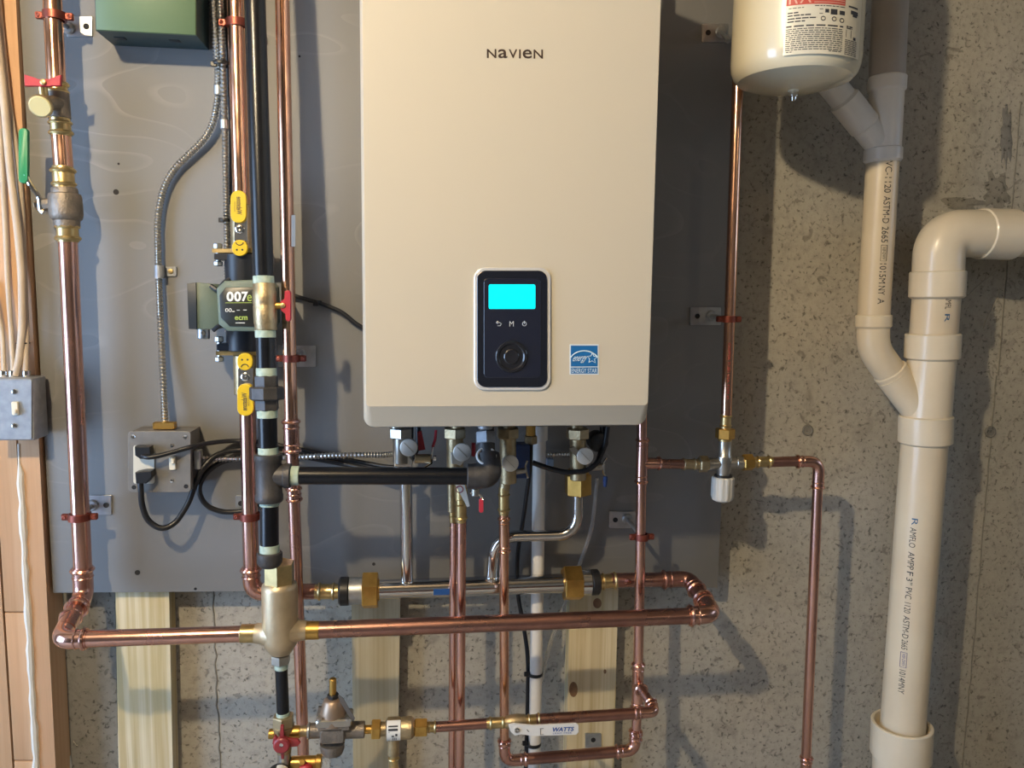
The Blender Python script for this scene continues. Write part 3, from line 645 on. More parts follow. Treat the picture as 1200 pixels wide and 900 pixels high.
# ------------------------------------------------------------ pipe hangers
def hanger(pq, rpx, plate, rod, label, ring_h=8, ear=8, vert=False, dpl=.056, full=True):
    """pq: pipe point; plate: pixel box on the panel; rod: pixel of the rod socket on the plate"""
    h = thing('pipe_hanger', W(rod[0], rod[1], dpl), label, 'pipe hanger')
    x0, y0, x1, y1 = plate
    rplate('plate', x0, y0, x1, y1, 1.5, dpl+.003, .003, ZINC, h, .0006)
    k = mpp(dpl); q = (rod[0], rod[1], dpl+.003)
    lathe('rod_socket', q, 'out', [(-1, 6.5), (1.5, 6.5), (3, 5.2), (3, 4)], ZINC, h, 20)
    c = W(*pq); s = W(rod[0], rod[1], dpl)
    if vert: r = rpx*mpp(pq[2])
    else: r = rpx*mpp(pq[2])
    tgt = Vector((c.x, c.y+r*1.02, c.z)) if not vert else Vector((c.x, c.y+r, c.z))
    MB().sweep([s+OUT*.002, tgt], 2.6*mpp(dpl), 10).obj('rod', ZINC, h)
    hx = 1 if rod[0] < (x0+x1)/2 else -1
    hq = (((x0+x1)/2+abs(x1-x0)*.27*hx), (y0+y1)/2) if (x1-x0) >= (y1-y0)*.9 else ((x0+x1)/2, y0+(y1-y0)*.25)
    lathe('screw_hole', (hq[0], hq[1], dpl+.003), 'out', [(-.5, 3.1), (.35, 3.1), (.1, 2)], HOLE, h, 14)
    if full:
        kk = mpp(pq[2]); mb = MB(); ax = UP if not vert else XX
        hh = ring_h*kk/2; R = r*1.04; R2 = r*1.26
        mb.lathe(c-ax*hh, ax, [(0, R), (0, R2), (2*hh, R2), (2*hh, R)], 24, cap=False)
        sd = XX if not vert else UP
        for sgn in (-1, 1): mb.box(c+sd*sgn*(R2+ear*.42*kk), ear*kk, 5*kk, ring_h*kk*.92, 1*kk, U=sd, V=ax)
        rg = mb.obj('split_ring', HANG, h)
        for sgn in (-1, 1):
            p = c+sd*sgn*(R2+ear*.5*kk)+OUT*2.2*kk
            MB().lathe(p, OUT, [(-.5*kk, 2.4*kk), (.9*kk, 2.2*kk), (1.2*kk, 1.4*kk), (.6*kk, .3*kk)], 12).obj('ring_screw', HANG, rg)
    return h
hanger((854, 374, MD), 6.6, (809, 360, 845, 381), (833, 370), 'copper-plated pipe hanger holding the thin pipe below the expansion tank')
hanger((856, 46, MD), 6.6, (823, 27.5, 853, 49), (845, 38), 'galvanised hanger plate half hidden behind the expansion tank', full=False)
hanger((752, 629, .165), 6.6, (714, 599.5, 745, 619), (735, 608), 'copper-plated pipe hanger below the water heater beside the angled steel tube')

# ================================================================ LEFT COPPER LINE
LD = .115
cp = thing('copper_pipe', W(66, 95, LD), 'thick copper pipe above the boiler drain with the red wing handle', 'pipe')
tube('tube', [(59.5, -40, LD), (66.5, 104, LD)], 9.2, COPB, cp, seg=24, top=2.545)
bd = thing('boiler_drain', W(60, 125, LD), 'brass boiler drain with a red wing handle and a pale yellow cap', 'valve')
adapter('upper_adapter', (66, 96, LD), (67, 112, LD), 10.2, BRASS, bd)
cyl('tee_body', (67, 108, LD), (69.5, 139, LD), 11.5, BRONZE, bd, 20)
adapter('lower_adapter', (72, 160, LD), (70, 138, LD), 10, BRASS, bd)
MB().sweep(ws([(68, 122, LD+.008), (57, 120, LD+.03), (46, 126, LD+.052)]), 7.5*mpp(LD), 14, fillet=8*mpp(LD)).obj('spout', BRONZE, bd)
axc = (W(40, 130, LD+.09)-W(50, 122, LD+.045)).normalized()
k = mpp(LD)
MB().lathe(W(48, 124, LD+.05), axc, [(-3*k, 9*k), (-2*k, 11.2*k), (2*k, 11.8*k), (3*k, 11.2*k), (3*k, 10*k)], 28).obj('spout_rim', BRASSD, bd)
MB().lathe(W(48, 124, LD+.05), axc, [(0, 10.2*k), (3.6*k, 10.4*k), (4.4*k, 9.4*k), (4.4*k, 1e-4)], 28).obj('cap', mat('pale_yellow_cap', (.62, .58, .33), .5), bd)
cyl('bonnet', (52, 117, LD+.03), (50, 101, LD+.035), 4.6, BRASS, bd, 12)
poly('handle', [(28, 87), (41, 91), (44, 92.5), (58, 92.5), (61, 91), (71, 87.5), (70.5, 100), (60, 100.5), (57, 101), (45, 101), (41, 100.5), (28.5, 100.5)], LD+.045, .007, REDH, bd, .0012)
MB().lathe(W(51, 96.5, LD+.045), OUT, [(0, 3*k), (2*k, 3*k), (2.5*k, 2*k)], 10).obj('handle_screw', BRASS, bd)
cp = thing('copper_pipe', W(73, 178, LD), 'short thick copper pipe between the boiler drain and the green-lever valve', 'pipe')
tube('tube', [(71, 150, LD), (75, 205, LD)], 9.6, COPB, cp, seg=24)
sv = thing('ball_valve', W(78, 245, LD), 'dark bronze ball valve with a green vinyl lever on the thick pipe', 'valve')
adapter('upper_adapter', (73.5, 195, LD), (75.5, 224, LD), 10.6, BRASS, sv)
lathe('body', (75.5, 220, LD), (78.5, 262, LD), [(0, 12.5), (2, 13.5), (6, 13.5), (7, 16), (10, 17), (28, 17.2), (33, 16), (35, 13.5), (42, 13)], BRONZE, sv, 10)
adapter('lower_adapter', (80, 284, LD), (78.3, 259, LD), 10.8, BRASS, sv)
cyl('stem_gland', (62, 239, LD), (51, 240, LD), 6.5, BRONZE, sv, 8); hexa('lever_nut', (49.5, 240, LD), (41, 241, LD), 4.5, CHROME, sv)
lv = MB().sweep(ws([(51, 249, LD+.004), (47.5, 246, LD+.004), (46.5, 232, LD+.006), (34, 214, LD+.018), (30, 205, LD+.02)]), 2.6*mpp(LD), 8, fillet=3*mpp(LD)).obj('lever', CHROME, sv)
MB().prism(rrect(21.5, 150, 32, 214.5, 4.5, LD+.024), (0, .008, 0), .0015).obj('grip', GREENH, sv)
cp = thing('copper_pipe', W(97, 690, LD), 'long thick copper pipe dropping from the green-lever valve and turning towards the air separator', 'pipe')
FD = .240
tube('tube', [(79, 270, LD), (98, 685, LD)], 9.6, COP, cp, seg=24)
fitting('elbow', [(96.3, 664, LD), (98.5, 698, LD), (88, 716, LD+.045)], 9.4, COP, cp, 22)
tube('tube', [(91, 710, LD+.03), (77, 737, FD-.03)], 9.6, COPD, cp, seg=24)
fitting('elbow', [(84, 722, LD+.055), (70, 750, FD), (103, 748.6, FD)], 9.0, COP, cp, 24)
tube('tube', [(93, 749, FD), (290, 742.6, FD)], 9.6, COP, cp, seg=24)

hanger((64, 19, LD), 9.2, (78, 19, 108, 43), (80, 33), 'copper-plated pipe hanger on the thick pipe above the red wing handle')
hanger((93.5, 605.5, LD), 9.5, (104, 580.5, 130.5, 603.5), (108, 592), 'copper-plated pipe hanger on the thick pipe left of the junction box')

# ================================================================ SWITCH BOX AND CABLES ON THE STUD
sb = thing('switch_box', W(15, 516, .066), 'galvanised light switch box screwed to the timber studs under beige cables', 'switch box')
MB().box((W(-12, 443, .118)+W(39, 516, .118))/2*1+Vector((0, .026, 0)), abs(W(39, 480, .118).x-W(-12, 480, .118).x), .052, abs(W(10, 443, .118).z-W(10, 516, .118).z), .002).obj('box_body', GALV, sb)
pl = rplate('cover_plate', -12, 445, 37, 515, 1.5, .121, .003, GALV, sb, .0008)
pbox('toggle', 12.5, 471, 21.5, 487, .120, .126, IVORY, pl); pbox('toggle_lever', 15, 480, 19, 485, .123, .131, IVORY, pl)
for y in (459, 499): lathe('plate_screw', (17, y, .121), 'out', [(0, 3.2), (1, 2.8), (1.3, 1)], CHROME, pl, 12)
for x in (4, 15, 31): cyl('cable_clamp', (x, 434, .09), (x, 445, .09), 4.2, CHROME, sb, 10)
def cable(name, qs, r, m, label, cat, fil=14, seg=10, grp=None):
    o = MB().sweep(ws(qs), r*mpp(qs[0][2]), seg, fillet=fil*mpp(qs[0][2])).obj(name, m); return tag(o, label, cat, grp)
cable('electrical_cable', [(-20, -200, .086), (-6, 20, .086), (5, 118, .086), (12, 200, .086), (21, 270, .086), (25.5, 320, .086), (26.5, 385, .087), (22, 425, .09), (18, 440, .09)], 4.0, ROMEX, 'thick beige cable, frontmost one crossing over the others above the switch box', 'cable')
cable('electrical_cable', [(-38, -200, .0725), (-10, 60, .0725), (0, 150, .0725), (6, 260, .0725), (9, 330, .0725), (14, 400, .08), (16, 442, .09)], 2.6, ROMEX, 'thin beige cable running down outermost to the switch box', 'cable')
cable('electrical_cable', [(-22, -200, .0725), (2, 42, .0725), (10, 118, .0725), (21, 190, .0725), (26, 250, .0725), (28, 310, .0725), (31, 390, .08), (30, 442, .09)], 3.0, ROMEX, 'beige cable nearest the grey panel, passing behind the thick beige cable', 'cable')
cable('electrical_cable', [(-8, 330, .0705), (3, 390, .0705), (5, 442, .088)], 2.4, ROMEX, 'short visible length of pale cable entering the switch box clamp', 'cable')
tag(MB().torus(W(27, 402, .08), UP, 6*mpp(.08), 1*mpp(.08)).obj('cable_tie', DARK), 'thin dark tie around the beige cables just above the switch box', 'cable tie')

# ================================================================ GREEN CONTROL BOX
gb = thing('control_box', W(170, 41, .056), 'green enamelled control box on the panel above the coiled cords', 'control box')
P0 = [(109, -60), (230, -60), (230, 41.5), (112, 35.5)]
MB().prism([W(x, y, .136) for x, y in P0], (0, .0795, 0), .001).obj('box_body', mat('dark_green_enamel', (.028, .055, .06), .45), gb)
MB().prism([W(x, y, .141) for x, y in ((110, -60), (229.3, -60), (229.3, 40.8), (112.5, 34.8))], (0, .006, 0), .0012).obj('front_cover', GREENB, gb)
for x, y in ((141, 44.5), (205, 47.5)):
    a = W(x, y, .10); MB().box(a+Vector((0, .0, .0)), .018, .014, .003, .0006).obj('knockout', mat('knockout_dark', (.012, .02, .024), .5), gb)

# ================================================================ ARMOURED CONDUITS
def conduit(qs, r, label, fil=30):
    k = mpp(qs[0][2]); st = 1.75*k
    o = MB().sweep(ws(qs), r*k, 10, fillet=fil*k, fseg=12, step=st, rfun=lambda i: r*k*(1.12 if i % 2 else .74)).obj('armoured_conduit', ARMOR)
    return tag(o, label, 'conduit')
conduit([(236, -170, .085), (246, -40, .085), (254, 60, .085), (256.5, 110, .08), (248, 155, .075), (196, 205, .07), (184, 250, .07), (186, 330, .068), (190, 420, .072), (193.5, 497, .09)], 3.8, 'silver armoured conduit curving down to the grey junction box', 60)
conduit([(244, -170, .09), (256, -40, .09), (262, 90, .09), (263.5, 150, .085), (266, 290, .08), (268, 390, .1)], 3.5, 'straight silver armoured conduit running behind the green pump')
conduit([(233, 538, .085), (292, 537.5, .079), (345, 536, .09), (400, 533, .092), (457, 533, .105), (472, 529, .125), (473, 474, .135)], 3.3, 'silver armoured conduit running from the junction box to under the water heater')
cable('control_cable', [(250, -170, .075), (262, -40, .075), (268, 70, .075), (270, 150, .072), (270, 290, .072)], 1.8, CABLE, 'slim black cable squeezed between the straight conduit and the copper pump pipe', 'cable')
for (x, y, d_) , lb_ in (((255.8, 106, .082), 'silver coupling on the curving conduit'), ((263, 146, .087), 'silver coupling on the straight conduit')):
    tag(cyl('conduit_coupling', (x, y-6, d_), (x+.4, y+6, d_), 4.9, ZINC, None, 14), lb_+' beside the copper pump pipe', 'coupling')
def tie(x, y, d, r, label, tail=(-10, 0)):
    t = thing('cable_tie', W(x, y, d), label, 'cable tie')
    MB().torus(W(x, y, d), UP, r*mpp(d), 1.1*mpp(d), 18, 6, 2).obj('strap', DARK, t)
    MB().box(W(x+tail[0], y+tail[1], d+.006), 6*mpp(d), 4*mpp(d), 5*mpp(d), .0008).obj('lock', DARK, t)
tie(259.5, 75, .09, 8.5, 'black cable tie around both conduits under the green control box', (-9, 0))
tie(263.5, 258, .082, 5.5, 'black cable tie around the straight conduit beside the upper yellow handle', (-4, 0))
st_ = thing('conduit_strap', W(195, 318, .056), 'galvanised one-hole strap holding the curving conduit to the panel', 'strap')
MB().lathe(W(186.5, 311, .07), W(186.9, 325, .07)-W(186.5, 311, .07), [(0, 5.2*mpp(.07)), (14*mpp(.07), 5.2*mpp(.07))], 18).obj('saddle', GALV, st_)
rplate('tab', 191, 312.5, 206.5, 323.5, 1, .06, .003, GALV, st_); lathe('screw', (200, 318, .06), 'out', [(0, 3), (1, 2.6), (1.3, .6)], BRASS, st_, 10)

# ================================================================ JUNCTION BOX WITH PLUGS
JD = .125
jb = thing('junction_box', W(188, 577, .056), 'grey metal junction box with an outlet and a toggle switch', 'junction box')
MB().prism([W(x, y, JD) for x, y in ((151, 507), (222, 507), (223, 575), (152, 575))], (0, JD-.0565, 0), .001).obj('box_body', BOXGR, jb)
cv = rplate('cover_plate', 150, 505.5, 223.5, 577, 4, JD+.004, .004, BOXGR, jb, .001)
for x, y in ((156, 511.5), (217, 512), (157, 571), (218, 570)): lathe('cover_screw', (x, y, JD+.004), 'out', [(-.5, 2.6), (.6, 2.4), (.2, .8)], CHROME if (x+y) % 2 else HOLE, cv, 12)
rplate('outlet', 156, 522, 181, 567, 3, JD+.0055, .003, mat('outlet_ivory', (.60, .58, .50), .45), cv, .0008)
pbox('toggle', 197.5, 535.5, 206, 551, JD+.003, JD+.0085, IVORY, cv); pbox('toggle_lever', 199.5, 537.5, 204, 544, JD+.007, JD+.015, IVORY, cv)
for y in (522, 563.5): lathe('plate_screw', (201.5, y, JD+.004), 'out', [(0, 2.2), (.8, 2), (1.1, .5)], CHROME, cv, 10)
rc = thing('conduit_connector', W(193, 500, .09), 'brassy clamp connector joining the conduit to the top of the junction box', 'connector')
MB().box(W(193.2, 498.5, .093), 24*mpp(.09), 10*mpp(.09), 8*mpp(.09), .0018).obj('clamp', BRASSY, rc)
for x in (184.5, 202): lathe('clamp_screw', (x, 498.5, .099), 'out', [(0, 3), (1, 2.6), (.6, .5)], CHROME, rc, 10)
rc = thing('conduit_connector', W(233, 538, .085), 'zinc clamp connector on the side of the junction box', 'connector')
MB().box(W(232.5, 538, .098), 7*mpp(.09), 12*mpp(.09), 22*mpp(.09), .0015).obj('clamp', ZINC, rc)
for y in (530, 546): lathe('clamp_screw', (232.5, y, .105), 'out', [(0, 2.4), (1, 2), (.6, .5)], CHROME, rc, 10)
pc = thing('power_cord', W(167, 530, JD), 'black cord whose flat plug sits in the upper socket of the junction box', 'power cord')
poly('plug', [(157.5, 523.5), (175.5, 523.5), (177, 533), (172, 538), (164, 538), (158, 534)], JD+.024, .018, CABLE, pc, .0018)
MB().sweep(ws([(166, 533, JD+.018), (172, 536.5, JD+.03), (188, 534, JD+.025), (212, 527, JD+.014), (226, 523, JD+.008), (242, 519.5, .10), (268, 516.5, .07), (300, 517, .066), (345, 525, .066), (390, 535, .066), (430, 543, .075), (458, 548, .095), (478, 545, .105), (482, 515, .11), (482, 474, .11)]), 2.7*mpp(.13), 10, fillet=.02).obj('cord', CABLE, pc)
pc = thing('power_cord', W(168, 560, JD), 'thick black cord hanging in a loop from the lower socket of the junction box', 'power cord')
poly('plug', [(158, 554), (168, 552), (177.5, 552), (178, 559), (171, 567), (159, 567)], JD+.026, .02, CABLE, pc, .0018)
MB().sweep(ws([(164, 560, JD+.018), (165, 572, JD+.02), (166, 592, JD+.01), (173, 611, JD), (190, 621, JD), (206, 613, .115), (221, 590, .105), (229, 566, .10), (237, 548, .1), (252, 533, .086), (275, 527, .07), (310, 527, .066), (350, 534, .066), (400, 543, .068), (445, 553, .1), (472, 554, .12), (490, 525, .13), (490, 474, .13)]), 3.3*mpp(.13), 12, fillet=.016).obj('cord', CABLE, pc)
cable('power_cord', [(325, 536, .065), (285, 535, .066), (258, 541, .07), (240, 555, .078), (231.5, 574, .08), (240, 592, .078), (258, 600, .072), (285, 600, .066), (306, 590, .066), (318, 550, .066), (318, 440, .066), (304, 396, .075)], 3.0, CABLE, 'black cord bent in a wide loop behind the copper pump pipe', 'power cord', 20)
cable('sensor_cable', [(335, 343, .07), (352, 349, .068), (378, 356, .066), (402, 366, .066), (416, 379, .066), (440, 392, .066)], 2.5, CABLE, 'thin black cable crossing the panel to the water heater flank', 'cable')
tie(372, 354, .067, 4, 'small black tie on the thin cable crossing the panel', (-2, 2))

# ================================================================ PUMP LINE
PD = .100
cp = thing('copper_pipe', W(284, 240, PD), 'copper pump pipe above the green pump beside the black gas pipe', 'pipe')
tube('tube', [(275, -40, PD), (283.5, 250, PD)], 9.2, COPB, cp, seg=24, top=2.545)
cp = thing('copper_pipe', W(295, 690, PD), 'copper pump pipe below the green pump turning under the air separator', 'pipe')
tube('tube', [(289, 430, PD), (294.6, 680, PD)], 9.0, COP, cp, seg=24)
fitting('elbow', [(293.8, 664, PD), (295.5, 694, PD), (330, 694, PD)], 9.0, COP, cp, 24)
tube('tube', [(320, 694, PD), (376, 693, PD)], 9.2, COPD, cp, seg=24)
def flange_valve(up, label):
    """isolation flange; up=+1 for the upper one"""
    if up: xb, yb = 282.5, 246
    else: xb, yb = 288, 470
    v = thing('flange_valve', W(xb, yb, PD), label, 'valve')
    if up:
        cyl('body', (283.3, 240, PD), (284.6, 292, PD), 13, BRASSD, v, 12); rplate('flange', 248.5, 291.5, 316, 296, .8, PD+.02, .04, BRASS, v)
        hy = [(270, 223, 288.5, 261), (271.5, 281, 290, 300)]; hub = (274.5, 254.5, 289.5, 283); nut = (281.5, 268.5)
    else:
        cyl('body', (286.8, 416, PD), (288, 462, PD), 13, BRASSD, v, 12); rplate('flange', 253, 411.5, 318, 416.5, .8, PD+.02, .04, BRASS, v)
        hy = [(277.8, 450, 297, 487.5), (277.8, 413.5, 296, 434)]; hub = (279, 431, 296, 456); nut = (288, 441.5)
    cyl('stem', (nut[0], nut[1], PD), (nut[0], nut[1], PD+.034), 5, BRASSD, v, 12)
    rplate('handle_plate', *hub, 1.5, PD+.033, .003, CHROME, v, .0006)
    lathe('handle_nut', (nut[0], nut[1], PD+.033), 'out', [(0, 5.2), (2.5, 5.2), (3.2, 4), (3.2, 2), (2.4, .3)], CHROME, v, 8)
    for i, (x0, y0, x1, y1) in enumerate(hy):
        g = rplate('handle_grip', x0, y0, x1, y1, 8.8, PD+.041, .008, YELLOW, v, .0014)
        mb = MB(); e = PD+.0413
        if i == 0:
            cx = (x0+x1)/2; cy = (y0+y1)/2+(-1 if up else 2); sgn = -1 if up else 1
            # lettering runs along the handle
            def fn(u, w_): return W(cx+w_*(1 if not up else -1)*-1, cy+u*(1 if not up else -1), e)
            text([('Webstone', -10.5, -2.2, 10.5, 4.4)], fn, mb, .02); text([('ISOLATOR', -7, -4.8, 5, -3.3)], fn, mb)
            mb.obj('lettering', INKB, g)
        else:
            cx, cy = (x0+x1)/2, (y0+y1)/2; s = -1 if up else 1
            for sx in (-1, 1): mb.lathe(W(cx+sx*3.2, cy-s*2.2, e), OUT, [(0, 1.15*mpp(e)), (.0002, 1.1*mpp(e))], 10)
            mb.sweep([W(cx+4.2*math.cos(a), cy+s*(6.6-3.4*math.sin(a)), e) for a in [math.pi*i_/8 for i_ in range(9)]], .55*mpp(e), 5)
            mb.obj('sad_face', INKB, g)
    return v
flange_valve(1, 'brass isolation flange valve with yellow handle above the green pump')
flange_valve(0, 'brass isolation flange valve with yellow handle below the green pump')
pm = thing('circulating_pump', W(286, 411, PD), 'green circulating pump with a black 007e label between two yellow-handled valves', 'pump')
cyl('upper_volute', (285, 298, PD), (286, 335, PD), 20, PBLACK, pm, 20); cyl('lower_volute', (286.5, 380, PD), (287, 411, PD), 20, PBLACK, pm, 20)
rplate('upper_flange', 250.5, 297, 316, 304.5, 2, PD+.022, .044, PBLACK, pm, .001); rplate('lower_flange', 253.5, 403, 318, 411, 2, PD+.022, .044, PBLACK, pm, .001)
for x, y0, y1, m_ in ((255.5, 284, 312, ZINC), (257, 393, 424, ZINC)):
    mb = MB(); cyl('', (x, y0+6, PD+.008), (x+.4, y1-4, PD+.008), 2.6, None, None, 8, mb=mb); hexa('', (x, y0+1, PD+.008), (x, y0+8, PD+.008), 4.4, None, None, mb=mb); hexa('', (x+.4, y1-6, PD+.008), (x+.4, y1, PD+.008), 4.4, None, None, mb=mb); mb.obj('flange_bolt', m_, pm)
mb = MB(); mb.prism([W(x, y, PD+.10) for x, y in ((263, 329), (308, 327.5), (317, 336), (318, 380), (311, 388.5), (266, 388), (256, 380), (253.5, 338))], (0, .085, 0), .003)
mb.obj('motor_housing', GREENP, pm)
cbx = MB().prism([W(x, y, PD+.085) for x, y in ((228, 331), (250, 332.5), (258, 340), (258, 380), (252, 386), (229, 386))], (0, .07, 0), .002).obj('wiring_box', GREENP, pm)
MB().prism([W(x, y, PD+.088) for x, y in ((219, 332), (229.5, 331), (230.5, 386), (221, 385.5))], (0, .075, 0), .001).obj('wiring_cover', mat('cover_navy', (.022, .028, .035), .45), pm)
MB().sweep(ws([(247, 335, PD+.088), (256, 341, PD+.092), (262, 331, PD+.092), (270, 327, PD+.09)]), 2.6*mpp(PD+.09), 8, fillet=.006).obj('wire_loom', PBLACK, pm)
MB().sweep(ws([(250, 387, PD+.088), (256, 382, PD+.092), (262, 381, PD+.09)]), 2.6*mpp(PD+.09), 8, fillet=.006).obj('wire_loom', PBLACK, pm)
cn = cyl('cord_gland', (238.5, 384, PD+.05), (238.5, 397, PD+.05), 7, ZINC, pm, 10); lathe('gland_screw', (238, 390, PD+.06), 'out', [(0, 3), (1.4, 2.4), (1.4, .8)], CHROME, pm, 10)
e = PD+.102
lab = MB().prism([W(x, y, e) for x, y in ((264, 337), (300, 336.5), (308, 345), (308, 374), (300, 383), (269, 382.5), (258.5, 372), (257, 346))], (0, .004, 0), .0008).obj('label', LBLACK, pm)
e += .0003
mb = MB(); text([('0', 265.4, 353.4, 273.8, 341.6), ('0', 274.3, 353.4, 282.7, 341.6), ('7', 283, 353.2, 290.6, 341.8)], lambda u, v: W(u, v, e), mb, .035)
text([('00', 264, 365.8, 271.5, 361.2)], lambda u, v: W(u, v, e), mb)
for x0, x1, y in ((272, 275, 365), (277.5, 281, 363.5), (285, 289, 363.3), (276, 287, 378.4)): mb.prism([W(x0, y-.4, e), W(x1, y-.4, e), W(x1, y+.4, e), W(x0, y+.4, e)], (0, .0001, 0))
mb.obj('label_print', INKW, lab)
mb = MB(); text([('e', 289.6, 353, 295, 345.5)], lambda u, v: W(u, v, e), mb); mb.obj('label_letter', INKG, lab)
mb = MB(); text([('ecm', 275, 375, 290, 370.6)], lambda u, v: W(u, v, e), mb, .02); mb.obj('label_mark', INKG, lab)
mb = MB(); mb.prism([W(264, 354.6, e), W(295, 354.4, e), W(295, 355, e), W(264, 355.2, e)], (0, .0001, 0)); mb.obj('label_underline', INKG, lab)
hanger((277.5, 27.5, PD), 9.2, (270, 19, 296, 40), (283, 30), 'copper-plated pipe hanger on the pump pipe beside the green control box')
hanger((293, 605, PD), 9.0, (276, 581, 303, 599), (296, 591), 'copper-plated pipe hanger on the pump pipe right of the looped cord')

# ================================================================ SLIM COPPER PIPE BEHIND THE GAS LINE
SD = .135
cp = thing('copper_pipe', W(350, 900, SD), 'slim copper pipe right of the black gas pipe, running the full height of the panel', 'pipe')
tube('tube', [(330, -40, SD), (341.3, 505, SD)], 7.7, COPB, cp, seg=20, top=2.545)
tube('tube', [(342, 515, SD), (356.5, 912, SD)], 7.0, COP, cp, seg=20, bot=.004)
fitting('coupling', [(341, 491, SD), (342, 531, SD)], 7.9, COP, cp, 0)
MB().lathe(W(343, 531, SD), W(344, 560, SD)-W(343, 531, SD), [(0, 7*mpp(SD)), (28*mpp(SD), 7*mpp(SD))], 16).obj('sleeve', COPD, cp)
fitting('coupling', [(344, 570, SD), (345.2, 588, SD)], 7.0, COP, cp, 0)
rplate('price_tag', 341.5, 252, 346, 289, 1, SD+.0125, .0006, mat('tag_grey', (.55, .55, .53), .5), cp)
hanger((341, 420, SD), 7.7, (325, 405, 370, 430), (352, 415), 'copper-plated pipe hanger on the slim pipe beside the gas union')

# ================================================================ GAS LINE
def gd(y): return .226+.05*y/650
gp = thing('gas_pipe', W(303, 160, gd(160)), 'black gas pipe dropping down past the green pump to the brass gas valve', 'pipe')
tube('tube', [(297.5, -40, gd(-40)), (309, 332, gd(332))], 11.2, IRON, gp, seg=28, top=2.545); cyl('thread_sealant', (308.7, 323, gd(323)), (309.1, 334, gd(334)), 11.6, TAPE, gp)
gv = thing('gas_valve', W(310, 360, gd(360)), 'brass gas ball valve with a red tee handle on the black pipe', 'valve')
lathe('body', (309.3, 332, gd(332)), (311.5, 386, gd(386)), [(0, 11.8), (1, 12.4), (8, 12.4), (9, 13), (22, 13.2), (24, 12.6), (26, 13.2), (44, 13), (46, 12.4), (52, 12.4), (53, 11.6)], BRASSD, gv, 12)
cyl('stem', (321, 358, gd(358)), (331, 358, gd(358)), 4, BRASSY, gv, 10)
poly('handle', [(333.5, 341), (338.5, 340), (340.5, 343), (340.5, 374), (339, 377), (335, 376), (334, 368), (329, 364), (328.5, 353), (333, 350)], gd(358)+.004, .010, REDH, gv, .002)
lathe('handle_nut', (331.5, 358, gd(358)+.004), 'out', [(0, 3.2), (1.5, 2.8), (2, 1)], BRASS, gv, 8)
gp = thing('gas_pipe', W(312, 430, gd(430)), 'short black gas nipple between the brass gas valve and the union', 'pipe')
cyl('tube', (311, 384, gd(384)), (312.4, 442, gd(442)), 10.8, IRON, gp, 28)
cyl('thread_sealant', (310.9, 385, gd(385)), (311.2, 396, gd(396)), 11.4, TAPE, gp); cyl('thread_sealant', (312, 431, gd(431)), (312.3, 442, gd(442)), 11.4, TAPE, gp)
gu = thing('pipe_union', W(312.5, 460, gd(460)), 'dark iron union with a wide nut in the black gas line', 'union')
hexa('upper_end', (312.2, 440, gd(440)), (312.6, 454, gd(454)), 12.5, IRONG, gu); cyl('union_nut', (312.4, 453, gd(453)), (312.8, 468.5, gd(468.5)), 19.5, IRONG, gu, 8, 1.5, ang=20); hexa('lower_end', (312.8, 468, gd(468)), (313.2, 481, gd(481)), 12.5, IRONG, gu)
gp = thing('gas_pipe', W(314, 525, gd(525)), 'short black gas nipple between the union and the iron tee', 'pipe')
cyl('tube', (313, 478, gd(478)), (314.6, 536, gd(536)), 10.8, IRON, gp, 28)
cyl('thread_sealant', (313.1, 480, gd(480)), (313.4, 490, gd(490)), 11.4, TAPE, gp); cyl('thread_sealant', (314.2, 524, gd(524)), (314.5, 534, gd(534)), 11.3, TAPE, gp)
gt = thing('pipe_tee', W(315, 588, gd(588)), 'grey cast iron tee where the gas line branches towards the heater', 'tee')
mb = MB(); lathe('', (314.4, 532, gd(532)), (315.6, 588, gd(588)), [(0, 14.6), (1, 15.8), (7, 15.8), (8.5, 14.8), (46, 14.8), (47.5, 15.8), (54, 15.8), (56, 14.4)], None, None, 28, mb=mb)
cyl('', (318, 557.5, gd(557.5)), (340, 557.5, gd(557.5)), 13.4, None, None, mb=mb); cyl('', (333, 557.5, gd(557.5)), (341, 557.5, gd(557.5)), 14.6, None, None, mb=mb); mb.obj('tee_body', IRONG, gt)
gp = thing('gas_pipe', W(450, 557, gd(557)), 'horizontal black gas pipe running under the water heater', 'pipe')
cyl('tube', (338, 557.3, gd(557.3)), (553, 558, gd(558)), 10.4, IRON, gp, 28); cyl('thread_sealant', (340.5, 557.3, gd(557.3)), (351, 557.3, gd(557.3)), 11.2, TAPE, gp)
ge = thing('pipe_elbow', W(572, 570, gd(570)), 'black cast iron elbow turning the gas line up into the heater', 'elbow')
mb = MB(); mb.sweep(ws([(556, 558, gd(558)), (574, 557, gd(557)), (571, 534, gd(534)-.02)]), 15.2*mpp(.26), 24, fillet=17*mpp(.26), fseg=10); cyl('', (547, 558, gd(558)), (559, 558, gd(558)), 15, None, None, 10, mb=mb); mb.obj('elbow_body', IRONG, ge)
MB().torus(W(570, 534.5, gd(534)-.003), Vector((0, -.75, .66)), 11*mpp(.26), 1.7*mpp(.26)).obj('thread_sealant', PVCW, ge)
cyl('riser', (570.5, 537, gd(537)-.018), (568.5, 500, gd(500)-.035), 10.6, IRONG, ge, 24); hexa('riser_nut', (569.4, 520, gd(520)-.026), (568.8, 506, gd(506)-.032), 12, GALV, ge)
gp = thing('gas_pipe', W(316, 640, gd(640)), 'black gas drip leg below the iron tee', 'pipe')
cyl('tube', (315.5, 583, gd(583)), (316, 650, gd(650)), 10.6, IRON, gp, 28); cyl('thread_sealant', (315.7, 588, gd(588)), (315.8, 593, gd(593)), 11.2, TAPE, gp); cyl('thread_sealant', (316, 638, gd(638)), (316, 650, gd(650)), 11.3, TAPE, gp)
